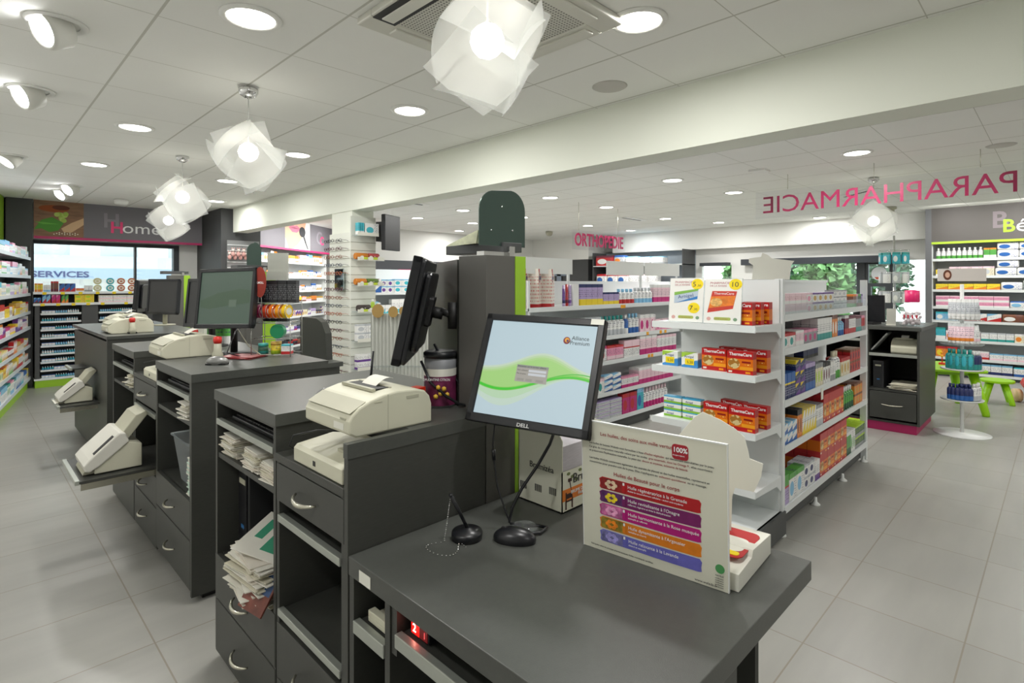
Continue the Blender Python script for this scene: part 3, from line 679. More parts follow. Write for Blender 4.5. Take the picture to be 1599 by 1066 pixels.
# ================================================================ tills
def printer(name, lab, M, s=1, sticker=True):
    """beige receipt printer, front rounded hood; local x = depth, y = width, z up"""
    t = thing(name, lab, 'printer', M)
    L, W, Hh = .27*s, .265*s, .108*s
    prof = [(0, .012*s), (0, .045*s), (.008*s, .06*s), (.03*s, .078*s), (.065*s, .093*s), (.105*s, .103*s), (.15*s, Hh), (.215*s, Hh-.003*s), (.245*s, .097*s), (.262*s, .08*s), (L, .055*s), (L, .0), (.02*s, .0)]
    part('housing', G().prism(prof, 0, W), BEIGE, t, bevel=.005)
    part('side_seam', G().box(.118*s, .1195*s, -.0006, W+.0006, .004, Hh-.006*s), BEIGE2, t)
    part('hood_seam', G().box(.006*s, .06*s, .008, W-.008, .0, .001).xf(Matrix.Translation((.0, 0, .062*s)) @ Matrix.Rotation(math.radians(-28), 4, 'Y')), BEIGE2, t)
    part('latch', G().box(.18*s, .222*s, -.001, .001, .082*s, .09*s), BEIGE2, t)
    part('latch', G().box(.075*s, .1*s, -.001, .001, .085*s, .0865*s), BEIGE2, t)
    part('paper_slot', G().box(.11*s, .16*s, .06*s, W-.04*s, Hh-.006*s, Hh+.0015*s), BLACKM, t)
    part('slot_frame', G().box(.1*s, .112*s, .055*s, W-.035*s, Hh-.004*s, Hh+.004*s).box(.158*s, .165*s, .055*s, W-.035*s, Hh-.004*s, Hh+.003*s), BEIGE2, t)
    g = G()
    for i in range(8):
        a0, a1 = i/8, (i+1)/8
        def pt(a): return (.14*s+.06*s*a, Hh+.002+.02*s*math.sin(a*2.2))
        p, q = pt(a0), pt(a1)
        g.prism([p, q, (q[0], q[1]+.0006), (p[0], p[1]+.0006)], .1*s, .18*s)
    part('receipt', g, PAPER, t)
    if sticker:
        part('label_sticker', G().box(-.0012, .001, .03*s, .085*s, .018*s, .036*s), CARD, t)
        part('badge', G().box(-.001, .001, .02*s, .05*s, .046*s, .052*s), BEIGE2, t)
    return t
printer('receipt_printer', 'large beige receipt printer on the nearest counter', T(.73, 1.34, 1.0455), 1.0)
def reader(lab, M):
    t = thing('cheque_reader', lab, 'card reader', M)
    part('housing', G().prism([(0, 0), (0, .04), (.01, .05), (.17, .068), (.18, .06), (.18, 0)], 0, .3), BEIGE, t, bevel=.004)
    part('port', G().box(-.001, .002, .155, .17, .014, .028), BLACKM, t)
    part('keypad', G().box(.05, .12, .03, .12, .056, .064), BEIGE2, t)
    part('cable', G().tube([(.02, .3, .02), (-.005, .32, .04), (.0, .3, .075), (.05, .25, .09), (.12, .22, .08)], .0025, 6), BLACK, t)
    return t
reader('beige cheque reader on the ledge under the nearest printer', T(.712, 1.345, .926))
printer('receipt_printer', 'beige receipt printer on the middle counter', T(.775, 3.46, 1.0455), 1.12)
t = reader('beige cheque reader on the ledge under the middle counter printer', T(.75, 3.46, .926))
printer('receipt_printer', 'beige receipt printer on the third counter, nearer of two', T(.83, 5.35, 1.0555), 1.15)
printer('receipt_printer', 'beige receipt printer on the third counter, farther and partly hidden one', T(.95, 6.1, 1.0555), 1.15)
def frame_M(px, py, pz, yaw, tilt, roll):
    return Matrix.Translation((px, py, pz)) @ Matrix.Rotation(math.radians(yaw), 4, 'Z') @ Matrix.Rotation(math.radians(tilt), 4, 'X') @ Matrix.Rotation(math.radians(roll), 4, 'Y')
def monitor(lab, M, w, h, screen, stand=None, name='computer_monitor'):
    t = thing(name, lab, 'monitor', M)
    b = .021; 
    part('bezel', G().box(-w/2, w/2, -.012, .016, h/2-b, h/2).box(-w/2, w/2, -.012, .016, -h/2, -h/2+b+.004).box(-w/2, -w/2+b, -.012, .016, -h/2, h/2).box(w/2-b, w/2, -.012, .016, -h/2, h/2), BLACK, t, bevel=.003)
    part('back_cover', G().prism(rrect(-w/2+.003, w/2-.003, -h/2+.003, h/2-.003, .02), .012, .03).prism(rrect(-w/2+.05, w/2-.05, -h/2+.04, h/2-.04, .03), .03, .05), BLACK, t, bevel=.006)
    s = part('screen', G().box(-w/2+b, w/2-b, -.006, 0, -h/2+b+.004, h/2-b), screen, t)
    return t, s
def em(name, col, k):
    if name not in ('screen_sky',) and not name.startswith(('screen', 'dim')): k *= SCR/.92
    if name in MATS: return MATS[name]
    m = mat(name, col, .4, emit=k); m.node_tree.nodes['Principled BSDF'].inputs['Base Color'].default_value = (.02, .02, .02, 1); return m
SK = em('screen_sky', 'c6dde6', SCR)
t, s = monitor('flat black desk monitor with a lit pale blue and green screen, nearest to the camera', frame_M(1.164, 1.071, 1.207, -73.4, -21.7, 1.4), .382, .328, SK)
sw, z0s, z1s = .382/2-.021, -.328/2+.025, .328/2-.021
def ribbon(col, f0, f1, y, k=.9, x0=-1, x1=1):
    n = 28; X = [x0+(x1-x0)*i/n for i in range(n+1)]
    pts = [(x*sw, max(z0s, min(z1s, f0(x)))) for x in X]+[(x*sw, max(z0s, min(z1s, f1(x)))) for x in X[::-1]]
    n2 = len(pts)//2; g = G()
    for i in range(n2-1):
        a, b2, c, d2 = pts[i], pts[i+1], pts[len(pts)-2-i], pts[len(pts)-1-i]
        if abs(a[1]-d2[1])+abs(b2[1]-c[1]) < 1e-5: continue
        vs = [g.bm.verts.new((p[0], y, p[1])) for p in (a, b2, c, d2)]; g.bm.faces.new(vs)
    part('wallpaper_wave', g, em('wave_'+col, col, k), s)
hump = lambda x: -.005+.055*math.exp(-((x-.15)/.62)**2)+.004
dark = lambda x: -.035-.028*math.cos((x+.62)*2.3)
low = lambda x: -.05-.06*math.exp(-((x+.75)/.9)**2)-.0*x
for i, c in enumerate(('d3e8cf', 'c6e6b0', 'b9e494', 'aee383')):
    ribbon(c, (lambda x, i=i: hump(x)-i*.006), (lambda x, i=i: dark(x)+(.006*(3-i))*.3), -.0063-.0002*i)
for i, c in enumerate(('d0e7d6', 'c4e6bf')):
    ribbon(c, dark, (lambda x, i=i: dark(x)-(.045-.02*i)*math.exp(-((x+.5)/.75)**2)-.002), -.0063-.0002*i)
ribbon('7fd94e', lambda x: dark(x)+.006, lambda x: dark(x)-.004, -.0075); ribbon('33d422', lambda x: dark(x)+.003*(1-.5*x), lambda x: dark(x)-.002, -.0077)
ribbon('45c93a', lambda x: dark(x)+.004+.012*(x-.2), lambda x: dark(x)+.002+.011*(x-.2), -.0079, x0=.3)
dl = part('login_window', G().box(-.055, .045, -.0095, -.0085, -.035, .014), em('dialog_grey', 'b9b5ab', .8), s)
part('dialog_title', G().box(-.055, .045, -.0098, -.0095, .006, .014), em('dialog_title', '9fa39c', .8), dl)
part('dialog_field', G().box(-.015, .04, -.0098, -.0095, -.005, .002).box(-.015, .04, -.0098, -.0095, -.015, -.008), em('dialog_field', 'd6dbe0', .9), dl)
part('dialog_button', G().box(-.048, -.026, -.0098, -.0095, -.032, -.025).box(-.02, .0, -.0098, -.0095, -.032, -.025).box(.012, .035, -.0098, -.0095, -.032, -.025), em('dialog_button', 'a8a59c', .8), dl)
text('Bienvenue sur le serveur alliance', .0068, INK, dl, -.052, -.0099, .0078, extrude=.0001)
text('Nom utilisateur', .0055, INK, dl, -.052, -.0099, -.003, extrude=.0001); text('Mot de passe', .0055, INK, dl, -.052, -.0099, -.013, extrude=.0001)
text('Alliance', .0165, INK, s, .098, -.0068, .1, extrude=.0001); text('Premium', .0165, INK, s, .094, -.0068, .086, extrude=.0001)
lg = part('logo_ring', G().prism(ell(.084, .097, .0105, .0105), -.0072, -.0065), mat('logo_maroon', '7a2a3c', .5), s)
part('logo_core', G().prism(ell(.085, .098, .007, .007), -.0078, -.0072), mat('logo_orange', 'e0a03a', .5), s); part('logo_dot', G().prism(ell(.087, .096, .0035, .0035), -.0082, -.0078), mat('logo_violet', '5b3a6a', .5), s)
text('DELL', .014, mat('silver_ink', 'c8c8c8', .3, .6), t, -.02, -.0125, -.1595, bold=True, extrude=.0005, sx=1.25)
part('paper_tag', G().box(.15, .188, -.0135, -.0125, .147, .163), CARD, t)
part('swivel_mount', G().box(-.05, .05, .05, .075, -.05, .05).tube([(-.03, .06, 0), (-.06, .1, .0)], .018, 10), BLACKM, t)
# cables falling from it
t = thing('monitor_cables', 'two black cables hanging from the lit desk monitor to the desk', 'cable', T(1.2, 1.1, .76))
part('cable', G().tube([(1.13, 1.2, 1.06), (1.12, 1.2, .98), (1.125, 1.2, .93), (1.12, 1.18, .86), (1.115, 1.14, .80), (1.12, 1.125, .768), (1.15, 1.1, .766)], .003, 6).tube([(1.122, 1.2, .965), (1.125, 1.2, .935)], .006, 8), BLACK, t, world=True)
part('cable', G().tube([(1.21, 1.03, 1.05), (1.215, 1.06, .99), (1.2, 1.09, .93), (1.16, 1.12, .86), (1.13, 1.13, .81), (1.12, 1.13, .772), (1.13, 1.11, .766), (1.17, 1.07, .766), (1.18, 1.04, .766), (1.14, 1.03, .766), (1.1, 1.06, .767)], .0045, 6), BLACK, t, world=True)
part('suction_pad', G().lathe([(0, .001), (.04, .001), (.04, .006), (.028, .012), (0, .014)], (1.14, 1.09, .76), 24), ACRYL, t, world=True)
# mouse, pen stand
t = thing('computer_mouse', 'black computer mouse on the foreground desk', 'mouse', T(1.065, 1.055, .76, -58))
part('body', G().ball((0, 0, .008), .03, sc=(2.0, 1.12, 1.0), sub=3).xf(Matrix.Diagonal((1, 1, 1, 1))), BLACK, t)
part('wheel', G().lathe([(.006, -.003), (.008, 0), (.006, .003)], (0, 0, 0), 12).xf(Matrix.Translation((-.03, 0, .031)) @ Matrix.Rotation(PI/2, 4, 'X')), BLACKM, t)
t = thing('pen_stand', 'black round pen stand with a ball chain on the foreground desk', 'pen stand', T(.985, 1.16, .76))
part('base', G().lathe([(0, 0), (.042, 0), (.043, .016), (.04, .022), (.02, .024), (.012, .03), (0, .03)], seg=28), BLACK, t)
pn = part('pen', G().tube([(.0, .0, .03), (-.045, .012, .125)], [.0045, .0055], 10), BLACK, t); part('pen_cap', G().ball((-.046, .0125, .126), .006), BLACK, pn)
g = G(); q = []
for i in range(46):
    a = i/45
    if a < .45: b = a/.45; q.append((-.048-.012*b, .012+.012*b, .122-.118*b))
    else: b = (a-.45)/.55; q.append((-.06-.06*math.sin(b*5)*(1-.3*b)-.02*b, .02-.075*b+.03*math.sin(b*9), .003))
for p in q: g.ball(p, .0022, sub=1)
part('ball_chain', g, CHROME, t)
# back monitor on an arm
t, s = monitor('black monitor seen from behind, tilted on a wall arm above the nearest printer', frame_M(1.10, 1.575, 1.375, -132, -12, 0), .40, .345, BLACK, name='computer_monitor')
part('rating_sticker', G().box(-.15, -.1, .0305, .0315, -.15, -.125).xf(Matrix.Identity(4)), CARD, t)
part('vesa_plate', G().prism(rrect(-.05, .05, -.05, .05, .01), .05, .065).tube([(0, .06, 0), (0, .1, 0)], .02, 12), BLACKM, t)
t2 = thing('articulated_mount', 'black jointed monitor arm on the partition beside the back turned monitor', 'wall mount', T(1.2, 1.47, 1.35))
part('joint', G().lathe([(.0, -.045), (.018, -.045), (.018, .045), (0, .045)], (1.192, 1.478, 1.35), 16), BLACKM, t2, world=True)
part('arm_link', G().tube([(1.192, 1.478, 1.35), (1.165, 1.51, 1.365)], .013, 10), BLACKM, t2, world=True)
part('arm_link', G().box(1.19, 1.31, -.012, .012, -.02, .02).xf(Matrix.Translation((0, 0, 0))).xf(Matrix.Translation((1.192, 1.478, 1.35)) @ Matrix.Rotation(math.radians(10), 4, 'Z') @ Matrix.Translation((-1.19, 0, 0))), BLACKM, t2, world=True)
t = thing('monitor_cables', 'black cables drooping behind the back turned monitor to the counter', 'cable', T(1.1, 1.5, 1.045))
for d in (0, .07):
    part('cable', G().tube([(1.09+d, 1.52+d*.3, 1.2+d*.7), (1.1+d, 1.48, 1.13+d*.6), (1.13+d, 1.44, 1.09+d*.3), (1.17+d*.7, 1.42, 1.06), (1.2+d*.3, 1.40, 1.05)], .0045, 6), BLACK, t, world=True)
# middle counter monitor etc.
def stand(t, foot, h, w):
    pass
SG2 = em('screen_dim', '56705e', .35)
Mm = frame_M(1.06, 3.34, 1.375, -62, -8, -1.5)
t, s = monitor('black monitor with a dim green screen on the middle counter', Mm, .40, .34, SG2)
part('wallpaper_wave', G().prism([(-.17, -.01), (-.05, .03), (.1, .05), (.17, .04), (.17, -.03), (.05, -.04), (-.1, -.06), (-.17, -.05)], -.0066, -.0062), em('dim_wave', '4a6a4c', .33), s)
part('login_window', G().box(.03, .08, -.0075, -.0067, -.05, -.01), em('dim_dialog', '6f8570', .35), s)
inv = Mm.inverted(); g = G(); g.tube([(1.1, 3.38, 1.3), (1.13, 3.42, 1.2), (1.13, 3.42, 1.05)], .02, 10); g.lathe([(0, 0), (.1, 0), (.1, .008), (.03, .015), (0, .015)], (1.13, 3.42, 1.0455), 24)
part('stand', g, BLACKM, t, world=True)
t, s = monitor('second black monitor behind the dim green screen, seen as a dark edge', frame_M(1.12, 3.95, 1.33, -75, -6, 0), .38, .32, BLACK)
part('stand', G().tube([(1.16, 3.96, 1.3), (1.18, 3.97, 1.05)], .02, 10).lathe([(0, 0), (.09, 0), (.09, .008), (0, .012)], (1.18, 3.97, 1.0455), 20), BLACKM, t, world=True)
DK = em('screen_off', '3b3a38', .12)
t, s = monitor('black monitor with a dark screen on the third counter', frame_M(1.38, 6.12, 1.33, -65, -4, 0), .40, .34, DK)
part('stand', G().tube([(1.4, 6.13, 1.3), (1.4, 6.14, 1.06)], .02, 10).lathe([(0, 0), (.09, 0), (.09, .008), (0, .012)], (1.4, 6.14, 1.0555), 20), BEIGE2, t, world=True)
t, s = monitor('black monitor seen edge on at the left of the dark screen', frame_M(1.3, 6.58, 1.33, -120, -4, 0), .38, .32, BLACK)
part('stand', G().tube([(1.32, 6.6, 1.28), (1.33, 6.62, 1.06)], .02, 10).lathe([(0, 0), (.08, 0), (.08, .008), (0, .012)], (1.33, 6.62, 1.0555), 20), BLACKM, t, world=True)
# document scanners
def scanner(lab, M):
    t = thing('document_scanner', lab, 'scanner', M)
    part('base', G().prism([(-.01, 0), (.17, 0), (.17, .105), (.12, .12), (.0, .03), (-.01, .02)], -.12, .12), BEIGE, t, bevel=.004)
    part('front_cover', G().prism([(-.045, .02), (-.03, .012), (.01, .035), (.12, .125), (.105, .165), (.08, .17), (-.03, .07), (-.05, .045)], -.13, .13), mat('scanner_white', 'd8d6cc', .4), t, bevel=.006)
    part('control_panel', G().box(0, .1, -.12, -.09, 0, .002).xf(Matrix.Translation((-.012, 0, .0865)) @ Matrix.Rotation(math.radians(-43), 4, 'Y')), BLACKM, t)
    part('paper_chute', G().prism([(.08, .14), (.12, .13), (.2, .235), (.19, .25), (.15, .235)], -.1, .1), BEIGE2, t, bevel=.004)
    part('output_lip', G().prism([(-.05, .0), (-.01, .0), (.0, .02), (-.045, .012)], -.1, .1), BEIGE2, t)
    part('chute_slot', G().box(0, .002, -.05, .05, 0, .006).xf(Matrix.Translation((.128, 0, .19)) @ Matrix.Rotation(math.radians(30), 4, 'Y')), BLACKM, t)
    return t
scanner('white and grey document scanner on the pulled out tray of the middle counter', T(.50, 3.66, .4775) @ Matrix.Diagonal((1.15, 1.15, 1.15, 1)))
scanner('pale document scanner on a pulled out tray of the third counter', T(.598, 5.74, .5025))
t = scanner('grey document scanner inside the cabinet under the nearest printer', T(.90, 1.478, .442)); 
single('paper_sheet', G().prism([(0, 0), (.1, .012), (.1, .016), (0, .004)], -.1, .1), PAPER, T(.53, 5.74, .504), 'white papers on the scanner tray of the third counter', 'paper')
t = thing('keyboard', 'black keyboard on the sliding tray of the left nearest cabinet', 'keyboard', T(.74, 2.05, .937))
part('body', G().box(0, .15, -.21, .21, 0, .016), BLACK, t, bevel=.003)
g = G(); [g.box(.012+.022*i, .03+.022*i, -.2+.0235*j, -.18+.0235*j, .016, .022) for i in range(6) for j in range(17)]
part('keys', g, BLACKM, t)
dup(t, T(.775, 3.13, .942), 'black keyboard on the sliding tray of the middle counter'); dup(t, T(.775, 4.3, .927), 'black keyboard on the sliding tray at the far end of the middle counter')
# PC towers
def pc(lab, M, w=.1, d=.4, h=.34):
    t = thing('computer_tower', lab, 'computer', M)
    part('case', G().box(0, d, 0, w, 0, h), mat('pc_case', '2b2c2e', .4), t, bevel=.004); part('front_panel', G().box(-.006, 0, .01, w-.01, .02, h-.02), BLACK, t)
    part('logo_badge', G().box(-.0075, -.006, w*.35, w*.62, h*.3, h*.34), mat('badge_blue', '2f6ea8', .4), t)
    part('drive_slot', G().box(-.0075, -.006, .02, w-.02, h*.8, h*.86), BEIGE2, t); return t
pc('black computer tower standing inside the left nearest cabinet', T(.78, 2.2, .411))
# papers ------------------------------------------------------------
def stack(name, lab, M, w, d, n, th, mats, cat='papers', jit=.008, rj=7, group=None):
    g = G(); z = 0
    for i in range(n):
        a, b = random.uniform(-jit, jit), random.uniform(-jit, jit)
        g.box(a-d/2, a+d/2, b-w/2, b+w/2, z, z+th*.8, mi=random.randrange(len(mats)), rot=Matrix.Rotation(math.radians(random.uniform(-rj, rj)), 4, 'Z')); z += th
    return single(name, g, mats, M, lab, cat, group)
CR = mat('cream_paper', 'd8d3bf', .8); PW = mat('paper_warm', 'e4ddd0', .8)
stack('receipt_bundle', 'bundle of folded receipts, left of three in the nearest cabinet', T(.79, 2.23, .806), .13, .15, 22, .0035, [PAPER, CR, PW])
stack('receipt_bundle', 'bundle of folded receipts, middle of three in the nearest cabinet', T(.79, 2.0, .806), .13, .15, 20, .0035, [PAPER, CR, PW])
stack('receipt_bundle', 'bundle of folded receipts, right of three in the nearest cabinet', T(.79, 1.85, .806), .11, .15, 17, .0035, [PAPER, CR, PW])
stack('paper_pile', 'untidy pile of white papers spilling from the nearest cabinet', T(.80, 1.95, .411), .24, .26, 34, .0038, [PAPER, CR, PW, PAPER], jit=.02, rj=12)
t = thing('paper_bag', 'white pharmacy paper bag with green print on the spilling pile', 'paper bag', Matrix.Translation((.775, 1.94, .567)) @ Euler((.2, -.22, .5)).to_matrix().to_4x4() @ Matrix.Diagonal((.85, .8, .6, 1)))
part('bag', G().box(-.11, .13, -.14, .13, 0, .006), PAPER, t, bevel=.002); part('green_print', G().box(-.07, .03, -.09, .02, .006, .0066).box(-.02, .09, .05, .09, .006, .0066), mat('print_green', '3f9a78', .6), t)
t = thing('magazine', 'folded magazine with a brown and blue cover hanging over the papers', 'magazine', Matrix.Translation((.70, 1.845, .475)) @ Euler((.1, -.95, .15)).to_matrix().to_4x4() @ Matrix.Diagonal((.72, .66, .8, 1)))
part('cover', G().box(-.11, .1, -.09, .09, 0, .008), mat('magazine_cover', '7a4438', .5, var=.5, vscale=14), t)
part('title', G().box(-.03, .07, -.08, .08, .008, .0086), mat('magazine_blue', '38527c', .5), t); o = text('Psoriasis', .036, WINK, t, 0, 0, 0); o.matrix_local = Matrix.Translation((.02, .075, .0092)) @ Matrix.Rotation(-PI/2, 4, 'Z') @ Matrix.Rotation(-PI/2, 4, 'X')
stack('paper_bag_bundle', 'crumpled pale paper bags on the shelf of the middle counter', T(.83, 2.93, .821), .14, .16, 12, .007, [PAPER, CR], 'papers', .02, 20)
stack('paper_bag_bundle', 'crumpled pale papers on the far shelf of the middle counter', T(.83, 4.12, .811), .14, .16, 12, .007, [PAPER, CR], 'papers', .02, 20)
stack('leaflet_pile', 'stack of pale green leaflets in front of the clear bin', T(.81, 2.885, .461), .08, .1, 30, .006, [mat('leaf_green', 'c9dccf', .7), PAPER], 'leaflets', .006, 8)
t = thing('storage_bin', 'clear plastic storage bin inside the middle counter cabinet', 'bin', T(.9, 3.08, .461))
def frus(g, a, b, z0, z1, c0, c1):
    pass
g = G()
for s_ in (0, 1):
    pass
def tub(x0, x1, y0, y1, z0, z1, e, th):
    g = G(); P0 = [(x0+e, y0+e), (x1-e, y0+e), (x1-e, y1-e), (x0+e, y1-e)]; P1 = [(x0, y0), (x1, y0), (x1, y1), (x0, y1)]
    for i in range(4):
        j = (i+1) % 4; a, b, c, d = P0[i], P0[j], P1[j], P1[i]
        vs = [g.bm.verts.new((*a, z0)), g.bm.verts.new((*b, z0)), g.bm.verts.new((*c, z1)), g.bm.verts.new((*d, z1))]; g.bm.faces.new(vs)
    g.bm.faces.new([g.bm.verts.new((*p, z0)) for p in P0]); return g
BINM = glass_mat('bin_plastic', (.75, .85, .9), .1, .15, alpha=.35)
part('body', tub(-.13, .17, -.14, .14, 0, .23, .03, .002), BINM, t); part('rim', G().tube([(-.135, -.145, .23), (.175, -.145, .23), (.175, .145, .23), (-.135, .145, .23)], .007, 6, closed=True), BINM, t)
# ticket display on the desk shelf
t = thing('queue_display', 'small black counter display showing a glowing red digit 2, on the desk shelf', 'display', T(.735, 1.03, .656))
part('case', G().box(0, .09, -.035, .035, 0, .038), BLACK, t, bevel=.003)
part('lit_panel', G().box(-.002, 0, .0, .03, .004, .034), mat('red_glow', 'd0100c', .4, emit=1.6), t); part('dim_panel', G().box(-.002, 0, -.03, -.001, .004, .034), mat('red_dim', '641416', .4, emit=.4), t)
o = text('2', .026, mat('digit_glow', 'ffb0a0', .4, emit=5), t, 0, 0, 0); o.matrix_local = Matrix.Translation((-.0025, .024, .01)) @ Matrix.Rotation(-PI/2, 4, 'Z')
o = text('1', .02, mat('digit_small', 'd05050', .4, emit=1), t, 0, 0, 0); o.matrix_local = Matrix.Translation((-.0025, -.016, .01)) @ Matrix.Rotation(-PI/2, 4, 'Z')
single('cash_box_tray', G().box(0, .13, -.04, .04, 0, .012).box(.0, .02, -.04, .04, .012, .028), BEIGE, T(.73, 1.205, .607), 'small beige device on the narrow desk shelf', 'device', bevel=.002)
# ================================================================ advertising board
S = thing('advertising_board', 'white advertising board about body oils standing on the foreground desk', 'advertising board', frame_M(1.206, .722, .761, -83.6, 2.0, 0))
part('board', G().box(-.189, .189, -.002, .003, 0, .337), mat('board_card', 'dddccb', .5), S)
part('edge', G().box(-.189, .189, -.003, .004, .336, .339).box(-.190, -.188, -.003, .004, 0, .339).box(.188, .190, -.003, .004, 0, .339), WHITE, S)
y = -.0045
def L_(s, size, x, z, m=INK, **k): return text(s, size, m, S, x, y, z, extrude=.0002, **k)
L_('Les huiles, des soins aux mille vertus', .0132, -.133, .304, REDINK)
bd = flat('hundred_percent_badge', rrect(.06, .1, .282, .318, .008), mat('badge_red', 'a81c2c', .5), S, -.0022)
L_('100%', .0165, .063, .3, WINK, bold=True); L_("d'origine végétale", .0042, .0625, .291, WINK)
for i, (s1, s2, s3) in enumerate((('Les huiles de beauté Weleda sont formulées à base ', "d'huiles végétales", ' qui deviennent assimilables par la peau'), ('Ce gras de composition naturelle relient par les acides', ' gras essentiels, dont les Omega 9', ', elles nourrissent'), ("et préservent l'hydratation naturelle. La peau est", ' douce et soyeuse, éclatante de beauté.', ''),
        ('', '', ''), ('Les huiles Weleda contiennent également des extraits de plantes et des huiles essentielles, rapidement et', '', ''), ('concentrées pour prendre soin de la peau. Elles s\'appliquent en', ' utilisation quotidienne', ' ou en massage.'))):
    zz = .2785-.0098*i; w = 0; x = -.166
    for sx, m in ((s1, INK), (s2, REDINK), (s3, INK)):
        if not sx: continue
        o = L_(sx, .0074, x, zz, m); x += max(v.co.x for v in o.data.vertices)+.002
L_('Huiles de Beauté pour le corps', .0138, -.096, .206, REDINK)
for i, (c, a, b, fc) in enumerate((('b3161c', "Huile régénératrice à la Grenade", 'Active le renouvellement cellulaire - action anti-oxydante', ('8a1c1c', 'e0c8a8')), ('7a1a62', "Huile revitalisante à l'Onagre", 'raffermit, régénère et évite la déshydratation', ('5a2a66', 'f0d82a')), ('b8127a', 'Huile harmonisante à la Rose musquée', 'assouplit et raffermit', ('c86aa0', 'f0a8d0')), ('e08018', "Huile dynamisante à l'Argousier", 'revitalise et nourrit', ('8a7a2a', 'f08a20')), ('6a68c0', 'Huile relaxante à la Lavande', 'détend et assouplit', ('7a78b0', 'a8a0e0')))):
    z0 = .1655-.0345*i; pts = [(-.138, z0+.004), (-.134, z0+.0), (.06, z0-.001), (.12, z0+.0), (.128, z0+.002), (.127, z0+.012), (.129, z0+.024), (.124, z0+.031), (-.02, z0+.0295), (-.13, z0+.031), (-.139, z0+.025), (-.136, z0+.013)]
    bn = flat('oil_banner', pts, mat('banner_'+c, c, .5, var=.12, vscale=40), S, -.0022)
    flat('flower_picture', rrect(-.134, -.068, z0+.0015, z0+.029, .004), mat('flower_bg'+fc[0], fc[0], .5, var=.6, vscale=60), bn, -.0028)
    for k in range(6): flat('petal', ell(-.104+.012*math.cos(k*1.05), z0+.015+.0075*math.sin(k*1.05), .006, .005, 10), mat('petal'+fc[1], fc[1], .5, var=.3, vscale=90), bn, -.0032-.0001*k)
    flat('oil_bottle', rrect(-.073, -.064, z0+.003, z0+.021, .002), mat('banner_'+c, c, .5), bn, -.0036); flat('bottle_cap', rrect(-.071, -.066, z0+.021, z0+.028, .001), WINK, bn, -.0036)
    L_(a, .0115, -.057, z0+.0165, WINK); L_(b, .0062, -.057, z0+.0085, WINK)
L_('Fabriquées selon les principes pharmaceutiques. Huiles cosmétiques certifiées.', .0055, -.165, .011)
L_('www.weleda.fr', .0085, .112, .006)
flat('green_seal', ell(.17, .05, .0105, .0105), mat('seal_green', '4f9a5a', .5), S, -.0025); L_('NATRUE', .0048, .16, .033); 
for i in range(5): L_('certification', .004, .159, .027-.005*i)
single('support_card', G().prism([(-.1, 0), (-.066, .047), (-.04, .08), (-.02, .094), (.025, .076), (.06, .056), (.082, .037), (.091, 0), (.094, -.017), (.125, -.027), (.121, -.059), (.104, -.101), (.059, -.096), (.052, -.12), (.048, -.2645), (-.09, -.2645)], 0, .004), CARD, frame_M(1.395, .656, 1.026, -65, 0, 0), 'curved white card rising behind the advertising board', 'card')
t = thing('leaflet_box', 'small white leaflet box with a red and white card behind the advertising board', 'leaflet box', T(1.245, .52, .7605, 4))
part('tray', G().prism([(.0, 0), (.24, 0), (.24, .05), (.1, .06), (.09, .045), (.0, .04)], .0, .16), CARD, t, bevel=.001)
part('red_card', G().prism(rrect(.04, .2, .01, .15, .02), .055, .057, 'z').xf(Matrix.Rotation(math.radians(0), 4, 'Y')), RED, t); part('white_patch', G().prism(rrect(.07, .15, .02, .13, .02), .057, .058, 'z'), CARD, t); part('yellow_patch', G().prism(rrect(.05, .07, .02, .1, .008), .057, .0582, 'z'), YEL, t)
# Brumisa display carton
t = thing('display_carton', 'white cardboard counter display with orange band behind the lit desk monitor', 'display box', T(1.29, 1.075, .7605))
BRW = mat('carton_white', 'd8d8c6', .6)
g = G(); g.prism([(0, 0), (.185, 0), (.185, .25), (.02, .25), (0, .22)], 0, .003, 'x') ; g.box(0, .2, 0, .003, 0, .125); g.box(.197, .2, 0, .185, 0, .25); g.box(0, .2, .182, .185, 0, .25); g.box(0, .2, 0, .185, 0, .004)
part('carton', g, BRW, t)
part('inner_pack', G().box(.006, .194, .006, .178, .004, .2), mat('pack_lilac', 'b9b4ba', .6, var=.1, vscale=30, stretch=(1, 1, 12)), t)
part('orange_band', G().box(.001, .2, -.001, 0, .035, .07), mat('band_orange', 'd8792a', .5), t)
text('Brumizéa', .042, INK, t, .05, -.0015, .082); text('BRUME DE', .014, WINK, t, .04, -.002, .052); text('PARFUM', .014, WINK, t, .075, -.002, .04)
part('little_chair_print', G().box(.015, .02, -.0014, 0, .008, .06).box(.045, .05, -.0014, 0, .008, .04).box(.015, .05, -.0014, 0, .03, .035).box(.02, .045, -.0014, 0, .04, .055).tube([(.05, -.0005, .03), (.035, -.0005, .095)], .0015, 5).box(.028, .045, -.0014, 0, .09, .1), mat('print_brown', '3a2018', .6), t)
for k in range(9): part('leaf_print', G().prism(ell(.03+.019*k, .115-.012*(k % 3), .008, .005, 8), -.0012, 0), mat('print_leaf', '6f7a4a', .6), t)
o = text('Brumizéa', .027, INK, t, 0, 0, 0); o.matrix_local = Matrix.Translation((-.001, .135, .115)) @ Matrix.Rotation(-PI/2, 4, 'Z')
g = G()
for (yy, zz) in ((.165, .05), (.1, .055), (.04, .06)):
    g = G()
    for k in range(12): g.box(-.0008, 0, yy-.016+.0025*k, yy-.016+.0025*k+(.0008 if k % 3 else .0016), zz-.012, zz+.01)
    part('barcode', g, INK, t)
